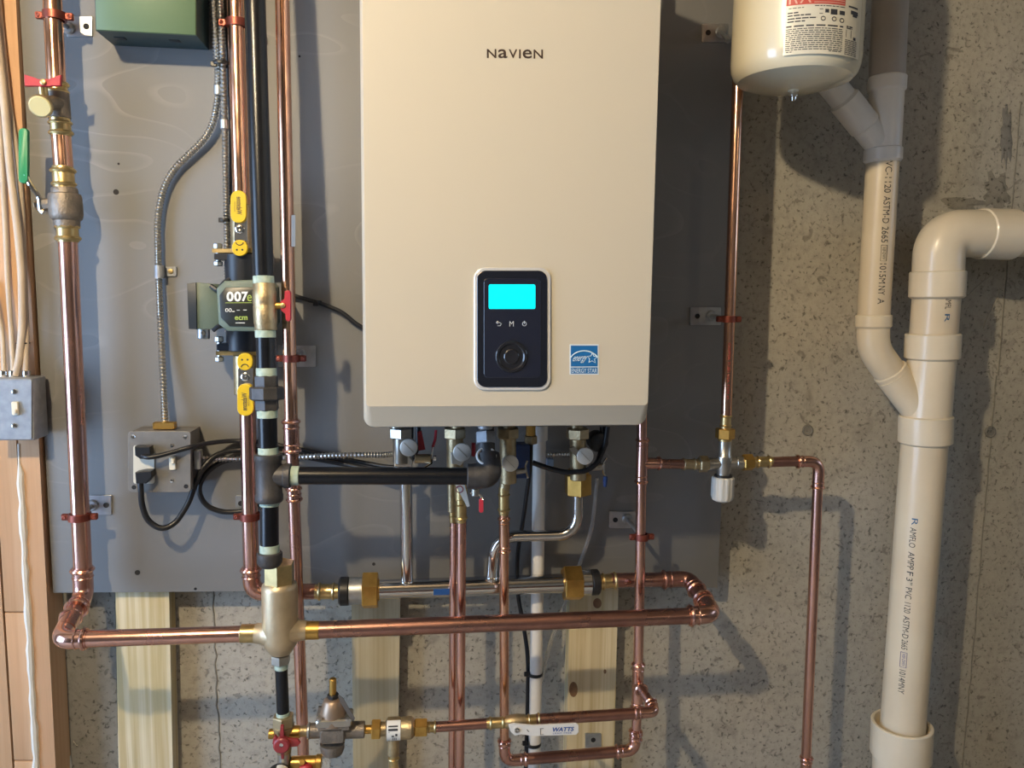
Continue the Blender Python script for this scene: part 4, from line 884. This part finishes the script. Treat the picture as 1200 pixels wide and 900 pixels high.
lathe('cap', (316, 647, gd(647)), (316, 666, gd(666)), [(0, 13.6), (1, 14.6), (12, 14.4), (16, 12), (18, 9), (18.5, 4)], IRONG, gp, 28)

# ================================================================ AIR SEPARATOR AND THE MAIN HORIZONTAL LINE
AD = .240
sp = thing('air_separator', W(330, 778, AD), 'large tan brass air separator under the capped gas drip leg', 'air separator')
hexa('top_hex', (327.5, 659, AD), (327.7, 684, AD), 16.5, BRASS, sp)
lathe('body', (327.6, 682, AD), (329, 776, AD), [(0, 17), (3, 20), (7, 20.8), (50, 20.8), (68, 21), (76, 19.5), (83, 15), (87, 12.5)], SEPM, sp, 40)
hexa('bottom_bushing', (329, 767, AD), (329.3, 777, AD), 10.5, NICKEL, sp)
for x0, x1, xr0, xr1, y, dx in ((312, 299, 300, 282, 742.3, 0), (346, 359, 357.5, 374.5, 738.6, 0)):
    lathe('port', (x0, y, AD), (x1, y, AD), [(-4, 17), (2, 14), (6, 12.2), (13, 11.4)], SEPM, sp, 28)
    cyl('sweat_ring', (xr0, y, AD), (xr1, y, AD), 10.8, BRASSY if x0 > 320 else BRASS, sp, 28)
cp = thing('copper_pipe', W(600, 730, AD), 'thick copper pipe running level right of the air separator and doubling back behind itself', 'pipe')
tube('tube', [(370, 738.3, AD), (815, 721.5, AD)], 10.2, COPD, cp, seg=24)
tube('tube', [(716, 680, .115), (785, 679, .115)], 9.0, COPD, cp, seg=24)
fitting('elbow', [(775, 679.5, .115), (808, 678, .115), (818, 694, .158)], 8.8, COPD, cp, 24)
tube('tube', [(810, 683, .13), (830, 712, .205)], 9.2, COPD, cp, seg=24)
fitting('elbow', [(823, 701, .178), (837, 720, AD), (806, 721.8, AD)], 9.6, COP, cp, 24)

# ------------------------------------------------------------ steel low-loss header
HDD = .115
hd = thing('steel_header', W(550, 700, HDD), 'polished steel header tube with brass nuts lying behind the copper risers', 'header')
tube('tube', [(436, 691.3, HDD), (668, 683.2, HDD)], 11.6, STEEL, hd, seg=32)
hexa('brass_nut', (425, 692, HDD), (443, 691.4, HDD), 20.5, BRASSY, hd); cyl('nut_collar', (440, 691.4, HDD), (445, 691.2, HDD), 13, BRASSY, hd, 24)
cyl('union_body', (409, 692.6, HDD), (426, 692, HDD), 16, ZINC, hd, 24); cyl('rubber_collar', (397.5, 693, HDD), (410, 692.6, HDD), 17, DARK, hd, 24, 2)
adapter('press_adapter', (369, 693.3, HDD), (399, 693, HDD), 8.8, BRASS, hd)
hexa('brass_nut', (660, 683.6, HDD), (681, 682.8, HDD), 20, BRASSY, hd); cyl('union_body', (680, 682.9, HDD), (692, 682.4, HDD), 16, CHROME, hd, 24); cyl('rubber_collar', (691.5, 682.4, HDD), (702, 682, HDD), 16, DARK, hd, 24, 2)
adapter('press_adapter', (725, 680, HDD), (700, 681.8, HDD), 8.8, BRASS, hd)
tube('riser', [(475.5, 558, .125), (477, 684, .118)], 7.3, STEEL, hd, seg=20)
MB().torus(W(477, 681, .118), UP, 7.2*mpp(.12), 1.6*mpp(.12)).obj('weld_ring', STEEL, hd)
tube('riser', [(677.5, 575, .15), (676.5, 627, .15), (579, 629, .13), (576, 684, .118)], 6.9, STEEL, hd, fillet=30, seg=20, fseg=12)
MB().torus(W(576.5, 676, .119), UP, 7*mpp(.12), 1.5*mpp(.12)).obj('weld_ring', STEEL, hd)
mb = MB(); mb.prism([W(508, 690.5, HDD+.0195), W(527, 690, HDD+.0195), W(527, 697, HDD+.0195), W(508, 697.5, HDD+.0195)], (0, .004, 0)); mb.obj('blue_sticker', BLUET, hd)

# ------------------------------------------------------------ isolation valves under the heater
def iso(cx, cy, d, label, body_top, r=10.2, m=BRASSD, m2=NICKEL, bx=None, low=None, flap=False):
    bx = cx-6 if bx is None else bx
    v = thing('isolation_valve', W(bx, cy+16, d), label, 'valve')
    cyl('body', (bx, body_top, d), (bx+.5, low or cy+18, d), 10, m, v, 14)
    hexa('union_nut', (bx, body_top-2, d), (bx, body_top+10, d), 13, m, v)
    k = mpp(d); cyl('bonnet', (bx+2, cy, d), (cx, cy, d+.02), 8.5, m, v, 14) if False else None
    MB().lathe(W(cx, cy, d+.024), OUT, [(-.022, 9*k), (-.004, 9*k), (-.003, r*k), (.002, r*k), (.003, r*k*.9), (.003, 1e-4)], 28).obj('cap', CAPM, v)
    MB().box(W(cx, cy, d+.0275), 1.6*r*k, .0006, .0008, .0002, U=XX+UP*-1, V=UP+XX).obj('cap_slot', NICKEL, v)
    return v
v = iso(479, 524.5, .20, 'isolation valve with a round chrome cap above the straight steel riser', 503, bx=470, m=NICKEL)
poly('outlet_boss', [(462, 528), (472, 525), (484, 541), (483, 547), (462, 547)], .21, .02, mat('pale_nickel', (.56, .52, .45), .4, .6), v, .002)
poly('red_handle', [(489, 506), (494, 505), (498.5, 527), (490.5, 528.5)], .19, .006, REDH, v, .001)
cyl('lever_stem', (486, 537.5, .2), (505, 537.5, .2), 5.5, BRASSD, v, 12)
MB().sweep(ws([(507.5, 524, .2), (506.5, 532, .202), (506, 543, .203), (496, 549, .204), (494, 553, .204)]), 1.3*mpp(.2), 6).obj('lever', CHROME, v); lathe('lever_nut', (508, 537, .203), 'right', [(0, 3.4), (3, 3.2)], CHROME, v, 8)
MB().sweep(ws([(511, 504, .19), (510, 515, .19), (507, 524, .195)]), 1.6*mpp(.2), 6).obj('red_lever', REDH, v)
v = iso(541.5, 530, .20, 'isolation valve with a round chrome cap above the twin copper risers', 503, bx=533, r=10.6, m=BRASSD, low=560)
poly('outlet_boss', [(528, 531), (537, 525), (545, 540), (540, 546), (529, 544)], .215, .02, MATS['pale_nickel'], v, .002)
lathe('red_lever', (555, 519, .18), 'down', [(0, 2.5), (16, 2.5)], REDH, v, 8)
v = iso(598, 543, .20, 'isolation valve with a round chrome cap above the single copper riser', 503, bx=595, r=9.8, m=BRASSD, low=566)
cyl('lever_stem', (604, 553, .2), (617, 551, .2), 3.4, NICKEL, v, 10)
MB().sweep(ws([(618, 540, .2), (616, 546, .203), (617, 553, .203), (619, 560, .203)]), 1.3*mpp(.2), 6).obj('lever', CHROME, v)
v = iso(685.5, 534.5, .18, 'isolation valve with a round chrome cap above the bent steel riser', 504, bx=677, r=10.2, m=BRASSD, low=562)
hexa('swivel_nut', (677.5, 555, .15), (677.5, 579, .15), 15.5, BRASSY, v); cyl('nut_collar', (677.5, 550, .15), (677.5, 557, .15), 13, BRASSY, v, 20)
poly('lever_tab', [(667, 526), (673, 523), (686, 536), (680, 541)], .205, .004, NICKEL, v, .001)
cyl('lever_stem', (692, 547.5, .18), (706, 547, .18), 4.6, NICKEL, v, 12)
MB().sweep(ws([(711, 537, .18), (707.5, 542, .183), (707.5, 554, .183), (711, 560, .183)]), 1.5*mpp(.2), 6).obj('lever', CHROME, v)
lathe('blue_grip', (709.5, 558, .183), 'down', [(0, 2.6), (4, 3), (13, 2.2)], BLUEH, v, 8)
tag(rplate('blue_valve_cover', 603, 521, 621, 561, 3, .17, .03, BLUEH, None, .002), 'dark blue plastic cover tucked beside the valve above the single riser', 'cover')
cn = thing('sensor_connector', W(693, 530, .19), 'black round plug connector right under the heater edge', 'connector')
lathe('plug', (698, 515, .145), 'out', [(0, 12), (14, 12.5), (20, 11), (22, 6)], CABLE, cn, 20)
MB().sweep(ws([(712, 500, .175), (709, 523, .18), (700, 543, .19), (688, 552, .195), (664, 554, .195), (643, 549, .19), (624, 542, .185)]), 3.2*mpp(.19), 10, fillet=.012).obj('cord', CABLE, cn)
MB().sweep(ws([(706, 500, .165), (707, 520, .168), (700, 545, .175)]), 3.6*mpp(.19), 10, fillet=.012).obj('cord', CABLE, cn)
conduit([(640, 533, .07), (676, 532, .07)], 2.6, 'short silver armoured conduit behind the white condensate pipe')
tag(pbox('connector_block', 641, 538, 649, 547, .1, .115, mat('pale_blue_plastic', (.25, .38, .62), .4), None), 'tiny pale blue connector block beside the white condensate pipe', 'connector')

# small drip valve under the gas elbow
v = thing('drip_valve', W(563, 590, .25), 'tiny chrome drip valve with a red lever below the gas elbow', 'valve')
cyl('body', (557, 572, .255), (557, 581, .255), 5, NICKEL, v, 10); MB().sweep(ws([(551, 577, .255), (562, 579, .258), (566, 586, .26)]), 1.3*mpp(.25), 6).obj('lever', CHROME, v)
rplate('red_grip', 561.5, 585, 566.5, 601, 2, .262, .005, REDH, v, .0008)

# ------------------------------------------------------------ copper risers
v = thing('riser_adapter', W(541, 605, .19), 'brass press adapter with a paper tag below the gas pipe', 'adapter')
cyl('swivel', (540, 560, .19), (540.5, 585, .19), 8, BRASS, v, 14); adapter('sleeve', (540.3, 612, .19), (540.3, 583, .19), 6.6, BRASS, v)
tg = MB().prism([W(x, y, .204) for x, y in ((533, 567), (544, 566), (550.5, 593), (547.5, 594.5))], (0, .0005, 0)).obj('paper_tag', LABELW, v)
MB().torus(W(538.5, 573.5, .2045), OUT, 4*mpp(.2), .6*mpp(.2), 18, 4).obj('tag_print', mat('tag_red', (.35, .05, .08), .5), tg)
v = thing('riser_adapter', W(529, 615, .155), 'slender grey brass press adapter behind the tagged one', 'adapter')
cyl('swivel', (529, 566, .155), (529.5, 600, .155), 4.8, BRASSD, v, 12); adapter('sleeve', (531, 622, .155), (530, 598, .155), 3.8, BRASS, v)
cp = thing('copper_pipe', W(540, 900, .19), 'copper riser below the tagged adapter, front one of the twin pair', 'pipe')
tube('tube', [(541, 604, .19), (538.6, 912, .19)], 5.9, COP, cp, seg=18, bot=.004)
cp = thing('copper_pipe', W(531, 900, .155), 'copper riser below the slender adapter, rear one of the twin pair', 'pipe')
tube('tube', [(532.5, 612, .155), (530.5, 912, .155)], 5.6, COP, cp, seg=18, bot=.004)
v = thing('riser_adapter', W(590, 600, .18), 'brass press adapter at the top of the single copper riser', 'adapter')
cyl('swivel', (593, 556, .18), (591, 574, .18), 6.6, BRASSD, v, 12); adapter('sleeve', (590.5, 603, .18), (590.5, 571, .18), 6.4, BRASS, v)
cp = thing('copper_pipe', W(592, 890, .17), 'copper riser dropping to the bottom loop that turns back up at the right', 'pipe')
tube('tube', [(590.6, 598, .18), (591, 872, .17)], 5.9, COPB, cp, seg=18)
fitting('coupling', [(590.6, 606, .18), (591, 648, .18)], 5.8, COPB, cp, 0)
fitting('elbow', [(591, 866, .17), (591.5, 892, .17), (618, 889.5, .17)], 6.4, COP, cp, 18)
tube('tube', [(610, 890, .17), (730, 880.5, .17)], 7.0, COPD, cp, seg=18)
fitting('elbow', [(721, 881.2, .17), (743.5, 879, .17), (745.2, 855, .17)], 6.6, COP, cp, 18)
cp = thing('copper_pipe', W(748, 700, .165), 'copper pipe hanging from the heater corner past the steel header with two tees', 'pipe')
tube('tube', [(752.6, 100, .165), (752.3, 530, .165)], 6.3, COP, cp, seg=18, top=2.545)
tube('tube', [(752, 555, .165), (747.8, 785, .165)], 6.3, COP, cp, seg=18)
mb = MB(); k = mpp(.165); r = 6.3*k*1.15
P = ws([(753, 513, .165), (751.6, 567, .165)]); mb.sweep(P, r, 18)
for t in (0, 1): bead(mb, P[t]+(P[1-t]-P[t]).normalized()*r*.4, P[1]-P[0], r); mb.torus(P[t]+(P[1-t]-P[t]).normalized()*r*1.3, P[1]-P[0], r, r*.1, 18, 6)
P = ws([(752, 543, .165), (772, 543, .162)]); mb.sweep(P, r*.98, 18); bead(mb, P[1], P[1]-P[0], r); mb.obj('tee', COP, cp)
tube('tube', [(764, 543.3, .163), (802, 544, .152)], 6.1, COPD, cp, seg=18)
mb = MB(); P = ws([(748, 776, .165), (746.8, 832, .168)]); mb.sweep(P, r, 18)
for t in (0, 1): bead(mb, P[t]+(P[1-t]-P[t]).normalized()*r*.4, P[1]-P[0], r); mb.torus(P[t]+(P[1-t]-P[t]).normalized()*r*1.3, P[1]-P[0], r, r*.1, 18, 6)
P = ws([(747.2, 803, .166), (752, 809, .185)]); mb.sweep(P, r*.98, 18); bead(mb, P[1], P[1]-P[0], r); mb.obj('tee', COP, cp)
tube('tube', [(746.9, 824, .168), (745, 868, .17)], 6.2, COP, cp, seg=18)
fitting('coupling', [(745.6, 858, .17), (745, 868, .17)], 6.2, COP, cp, 0)

# ------------------------------------------------------------ white condensate pipe with cable
wp = thing('condensate_pipe', W(626, 900, .08), 'thin white plastic condensate pipe dropping from the heater behind the copper lines', 'pipe')
tube('tube', [(632.3, 500, .085), (629.8, 690, .083), (626, 912, .08)], 7.9, PVCW, wp, seg=20, bot=.004)
cyl('collar', (632.6, 498, .085), (632.3, 516, .085), 10, PVCW, wp, 20)
mb = pipe_text([('SCH 40', 0, 14, 3)], (627.4, 825, .08), (626.8, 860, .08), 7.9, -1); mb.obj('printed_text', INKB, wp)
cable('control_cable', [(622, 500, .13), (622, 545, .13), (613, 610, .11), (606, 650, .07), (606, 695, .065), (613, 730, .065), (618.5, 765, .07), (619, 800, .07), (617.5, 850, .07), (616, 912, .07), (610, 1150, .07)], 2.7, CABLE, 'black cable tied alongside the white condensate pipe', 'cable', 20)
tie(627, 789, .08, 9.2, 'upper black cable tie fixing the cable to the white condensate pipe', (-10, 1)); tie(625, 871, .08, 9.2, 'lower black cable tie fixing the cable to the white condensate pipe', (-10, 0))
cable('clear_tube', [(700, 560, .1), (694, 620, .075), (676, 670, .065), (655, 725, .06), (641, 765, .06), (634, 800, .06)], 2.6, CLEAR, 'slim clear plastic tube slanting down behind the steel header', 'tube', 20)

# ------------------------------------------------------------ make-up water line along the bottom
BD = .240
nb = thing('black_nipple', W(331, 838, AD), 'black iron nipple hanging from the air separator', 'pipe')
cyl('tube', (329.3, 774, AD), (332, 842, AD), 7.4, IRON, nb, 20); cyl('thread_sealant', (329.4, 776, AD), (329.6, 784, AD), 7.8, TAPE, nb); cyl('thread_sealant', (331.6, 834, AD), (331.9, 841, AD), 7.9, TAPE, nb)
fv = thing('fill_valve', W(333, 885, BD), 'purge valve with a dark red tee handle under the black nipple', 'valve')
hexa('top_hex', (331.8, 838, BD), (332.3, 851, BD), 11.8, BRASSD, fv)
lathe('body', (332.3, 850, BD), (333, 884, BD), [(0, 12.5), (4, 12.5), (8, 11), (24, 10.5), (28, 9), (34, 8.6)], BRASSD, fv, 20)
cyl('left_plug', (322, 860, BD), (315, 860, BD), 6, BRASSY, fv, 10); cyl('right_port', (338, 858, BD), (352, 857.5, BD), 7.6, BRASSY, fv, 16); cyl('lower_tube', (333, 880, BD), (334, 912, BD), 8, NICKEL, fv, 16)
h = lathe('handle_hub', (330.3, 872.5, BD+.026), 'out', [(-5, 9), (0, 9.8), (3, 9.8), (4.5, 8), (4.5, .1)], REDD, fv, 28)
mb = MB()
for pts in (((327.5, 868), (328.5, 851), (332, 851), (333, 868)), ((328.5, 877), (329.5, 890), (332.5, 890), (333, 877)), ((335, 866), (349, 867), (352, 871), (349, 875), (337, 876)), ((320, 866), (322, 862), (327, 868), (324, 876), (319, 872))):
    mb.prism([W(x, y, BD+.026) for x, y in pts], (0, .006, 0), .001)
mb.obj('handle_arms', REDD, fv); lathe('handle_screw', (329.8, 872.5, BD+.031), 'out', [(0, 2.8), (1.6, 2.4), (1.2, .8)], CHROME, fv, 10)
pg = thing('pressure_gauge', W(328, 905, BD), 'pressure gauge peeking up under the purge valve', 'gauge')
lathe('case', (328, 908, BD+.01), 'out', [(0, 15), (14, 15), (16, 14), (16, 12.5)], DARK, pg, 32); lathe('dial', (328, 908, BD+.015), 'out', [(0, 13), (10, 13), (10.4, 12)], LABELW, pg, 32)
dv = thing('drain_valve', W(358, 895, BD), 'small brass drain valve with a red knob beside the pressure gauge', 'valve')
cyl('body', (341, 894, BD), (376, 893, BD), 8, BRASSY, dv, 16); cyl('end_ring', (370, 893, BD), (377, 893, BD), 9.2, BRASSY, dv, 20); lathe('knob', (359, 900, BD+.008), 'out', [(0, 8), (10, 8.5), (12, 6)], REDH, dv, 16)
cyl('bonnet', (354, 893, BD), (354, 893, BD+.018), 4, BRASSY, dv, 10)
pr = thing('pressure_reducing_valve', W(391, 885, BD), 'bell-topped brass pressure reducing valve with a protruding screw', 'valve')
cyl('inlet_nipple', (349, 857, BD), (366, 856.5, BD), 6.4, BRASSD, pr, 14); cyl('inlet_ring', (360.5, 856.6, BD), (363.5, 856.5, BD), 10, ZINC, pr, 20); cyl('inlet_port', (363, 856.5, BD), (378, 856, BD), 9, BRONZE, pr, 16)
lathe('bell', (390.5, 819, BD), (390.5, 848, BD), [(-2, 5), (-1, 9), (1, 11.4), (12, 14.6), (20, 16), (25, 16.5), (29, 16.8)], mat('tan_bronze', (.34, .25, .18), .42, .7), pr, 32)
cyl('adjusting_screw', (390, 795, BD), (390, 815, BD), 4.2, BRASSY, pr, 14); cyl('lock_nut', (390.3, 813, BD), (390.4, 818, BD), 7, DARK, pr, 8); cyl('screw_seat', (390.4, 817, BD), (390.4, 821, BD), 6, CHROME, pr, 14)
fl = pbox('flange', 369.5, 845.5, 412, 852.5, BD-.018, BD+.024, NICKEL, pr, 2)
pbox('flange_lower', 372, 852, 410, 856.5, BD-.016, BD+.022, BRONZE, pr, 1.5)
for x in (374, 407): lathe('flange_bolt', (x, 845, BD+.02), 'up', [(0, 3), (3, 3), (3.6, 2)], ZINC, pr, 8)
pbox('body', 374.5, 855, 404, 872, BD-.022, BD+.022, BRONZE, pr, 2.5)
lathe('strainer_cup', (389.5, 870, BD), (389.8, 886, BD), [(0, 14.8), (8, 14.4), (13, 12.5), (15, 9)], BRONZE, pr, 28)
cyl('outlet_port', (402, 855.5, BD), (427.5, 854.8, BD), 10, BRONZE, pr, 18); cyl('outlet_bush', (416, 855.2, BD), (427.5, 854.9, BD), 7.6, BRASSD, pr, 14)
MB().prism([W(x, y, BD+.02) for x, y in ((396, 814), (402, 818), (412, 835), (416, 842), (414, 846), (408, 838), (398, 822))], (0, .0012, 0)).obj('hang_tag', mat('tag_dark', (.10, .09, .085), .5), pr)
MB().prism([W(x, y, BD+.004) for x, y in ((373, 829), (377, 829), (373, 848), (369.5, 847))], (0, .006, 0)).obj('rear_lug', BRONZE, pr)
bf = thing('backflow_preventer', W(462, 885, BD), 'brass backflow preventer with a white printed label and a vent below', 'valve')
cyl('inlet_thread', (426, 855, BD), (437, 854.6, BD), 5.2, BRASSY, bf, 14); hexa('union_nut', (435.5, 854.7, BD), (446, 854.4, BD), 11.8, BRASSY, bf); cyl('inlet_neck', (445, 854.5, BD), (454, 854, BD), 8.5, BRASSD, bf, 16)
lathe('body', (452, 854, BD), (488, 852.6, BD), [(0, 10), (2, 13), (4, 13.6), (17, 13.6), (18.5, 12.6), (21, 13.4), (31, 13.4), (34, 11), (36, 8)], BRASSD, bf, 28)
lb_ = MB()
A, B = W(453.5, 854, BD), W(469.5, 853.3, BD); ax = (B-A).normalized(); vw = OUT; rr = 13.75*mpp(BD); sd = ax.cross(vw).normalized()
rings = [[A+ax*(B-A).length*t+(vw*math.cos(a)+sd*math.sin(a))*rr for t in (0, 1)] for a in [math.radians(-72+144*i/14) for i in range(15)]]
for r_ in rings: lb_.v += r_
for i in range(14): lb_.f.append((2*i, 2*i+1, 2*i+3, 2*i+2))
lo = lb_.obj('label', LABELW, bf)
rr2 = rr+.0005
def bfn(u, v): a = v/13.75; return A+ax*(u*mpp(BD))+(vw*math.cos(a)+sd*math.sin(a)*(1 if sd.z > 0 else -1))*rr2
mb = MB()
for u0, v0, u1, v1 in ((2, 8.6, 13.5, 10.4), (2, 4.4, 13.5, 7), (2, -11.5, 3.8, 3), (7, -9, 7.8, -4), (9, -9, 9.8, -4), (11, -9, 11.8, -4), (6, -3, 9, -1), (10.5, -2, 13, 1)): 
    b = len(mb.v); mb.v += [bfn(u0, v0), bfn(u1, v0), bfn(u1, v1), bfn(u0, v1)]; mb.f.append((b, b+1, b+2, b+3))
mb.obj('label_print', INKB, lo)
cyl('vent_port', (461, 864, BD), (461, 884, BD), 7.4, BRASSD, bf, 16); adapter('vent_adapter', (461.5, 906, BD), (461.3, 882, BD), 6, BRASS, bf)
hexa('outlet_nut', (486, 852.7, BD), (500.5, 852.2, BD), 10.8, BRASSY, bf); adapter('outlet_adapter', (512, 851.8, BD), (499, 852.2, BD), 6.2, BRASS, bf)
cp = thing('copper_pipe', W(540, 849, BD), 'short dull copper pipe between the backflow preventer and the white-lever valve', 'pipe')
tube('tube', [(508, 852, BD), (574, 847.6, BD)], 6.3, COPD, cp, seg=18)
bv = thing('ball_valve', W(603, 850, BD), 'brass ball valve with a white lever printed in blue', 'valve')
adapter('left_adapter', (570, 847.8, BD), (596, 846.2, BD), 6.6, BRASS, bv); adapter('right_adapter', (635, 842.8, BD), (614, 844.6, BD), 6.6, BRASS, bv)
lathe('body', (592, 846.5, BD), (618, 844.2, BD), [(0, 7.5), (4, 8), (8, 8.8), (18, 8.8), (22, 8), (26, 7.5)], BRASSD, bv, 18)
cyl('stem', (605, 853, BD), (605, 853, BD+.022), 5, BRASSD, bv, 12)
lvr = poly('lever', [(596, 850), (603, 848.5), (625, 850.5), (675.5, 848.2), (678, 850), (678.3, 858), (675.5, 861), (624, 862.8), (611, 860.5), (603, 862), (598, 857)], BD+.027, .004, mat('white_lever', (.70, .69, .66), .4), bv, .0008)
lathe('lever_nut', (605.5, 855.3, BD+.027), 'out', [(0, 3.6), (1.6, 3.4), (2.2, 2), (1.6, .3)], CHROME, bv, 10)
mb = MB(); e = BD+.0275
text([('WATTS', 646.5, 857.6, 672, 852.4)], lambda u, v: W(u+(857-v)*.25, v-(u-650)*.035, e), mb, .03); text([('LEAD FREE', 648, 860.2, 670, 858.6)], lambda u, v: W(u, v-(u-650)*.035, e), mb)
mb.obj('lever_print', mat('print_blue', (.02, .08, .30), .5), lvr)
mb = MB(); mb.sweep(ws([(637, 853.6, e), (633.2, 853.8, e), (633.4, 861, e), (637, 860.8, e)]), .35*mpp(e), 4); mb.sweep(ws([(617.5, 855, e), (619, 857, e), (620, 857.4, e)]), .4*mpp(e), 4); mb.obj('lever_mark', INKB, lvr)
cp = thing('copper_pipe', W(700, 838, BD), 'dull copper pipe right of the white-lever valve ending in a curled elbow', 'pipe')
tube('tube', [(628, 843.4, BD), (752, 835.5, BD)], 7.0, COPD, cp, seg=18)
fitting('elbow', [(742, 836.2, BD), (768, 834, BD), (762, 822, .216)], 6.2, COP, cp, 14)
tube('tube', [(765, 828, .222), (750, 806, .182)], 6.2, COPD, cp, seg=18)
hanger((697, 883, .17), 7, (686, 859.5, 704.5, 890), (693, 882), 'galvanised hanger plate screwed to the knotty furring strip above the bottom pipe', dpl=.038, full=False)

# ================================================================ CEILING BULBS (behind the camera)
for i, (p, pw, c) in enumerate(BULBS):
    b = thing('light_bulb', p, ('bare warm bulb under the ceiling near the heater', 'bare warm bulb under the ceiling further back in the basement')[i], 'light bulb')
    R = .032; area = 4*math.pi*R*R
    m_ = mat('bulb_glow_%d' % i, (1, .9, .7), .3, emit=(c, pw/(area*math.pi)))
    MB().lathe(Vector(p), UP, [(-R, 1e-4)]+[(R*math.sin(a), R*math.cos(a)) for a in [math.radians(-75+15*k_) for k_ in range(10)]]+[(R*1.15, R*.5)], 20).obj('glass', m_, b)
    MB().lathe(Vector(p)+UP*R*1.1, UP, [(0, .015), (.03, .015), (.032, .03), (2.55-p[2]-R*1.1-.02, .03), (2.55-p[2]-R*1.1, .055)], 20).obj('lamp_holder', PVCW, b)
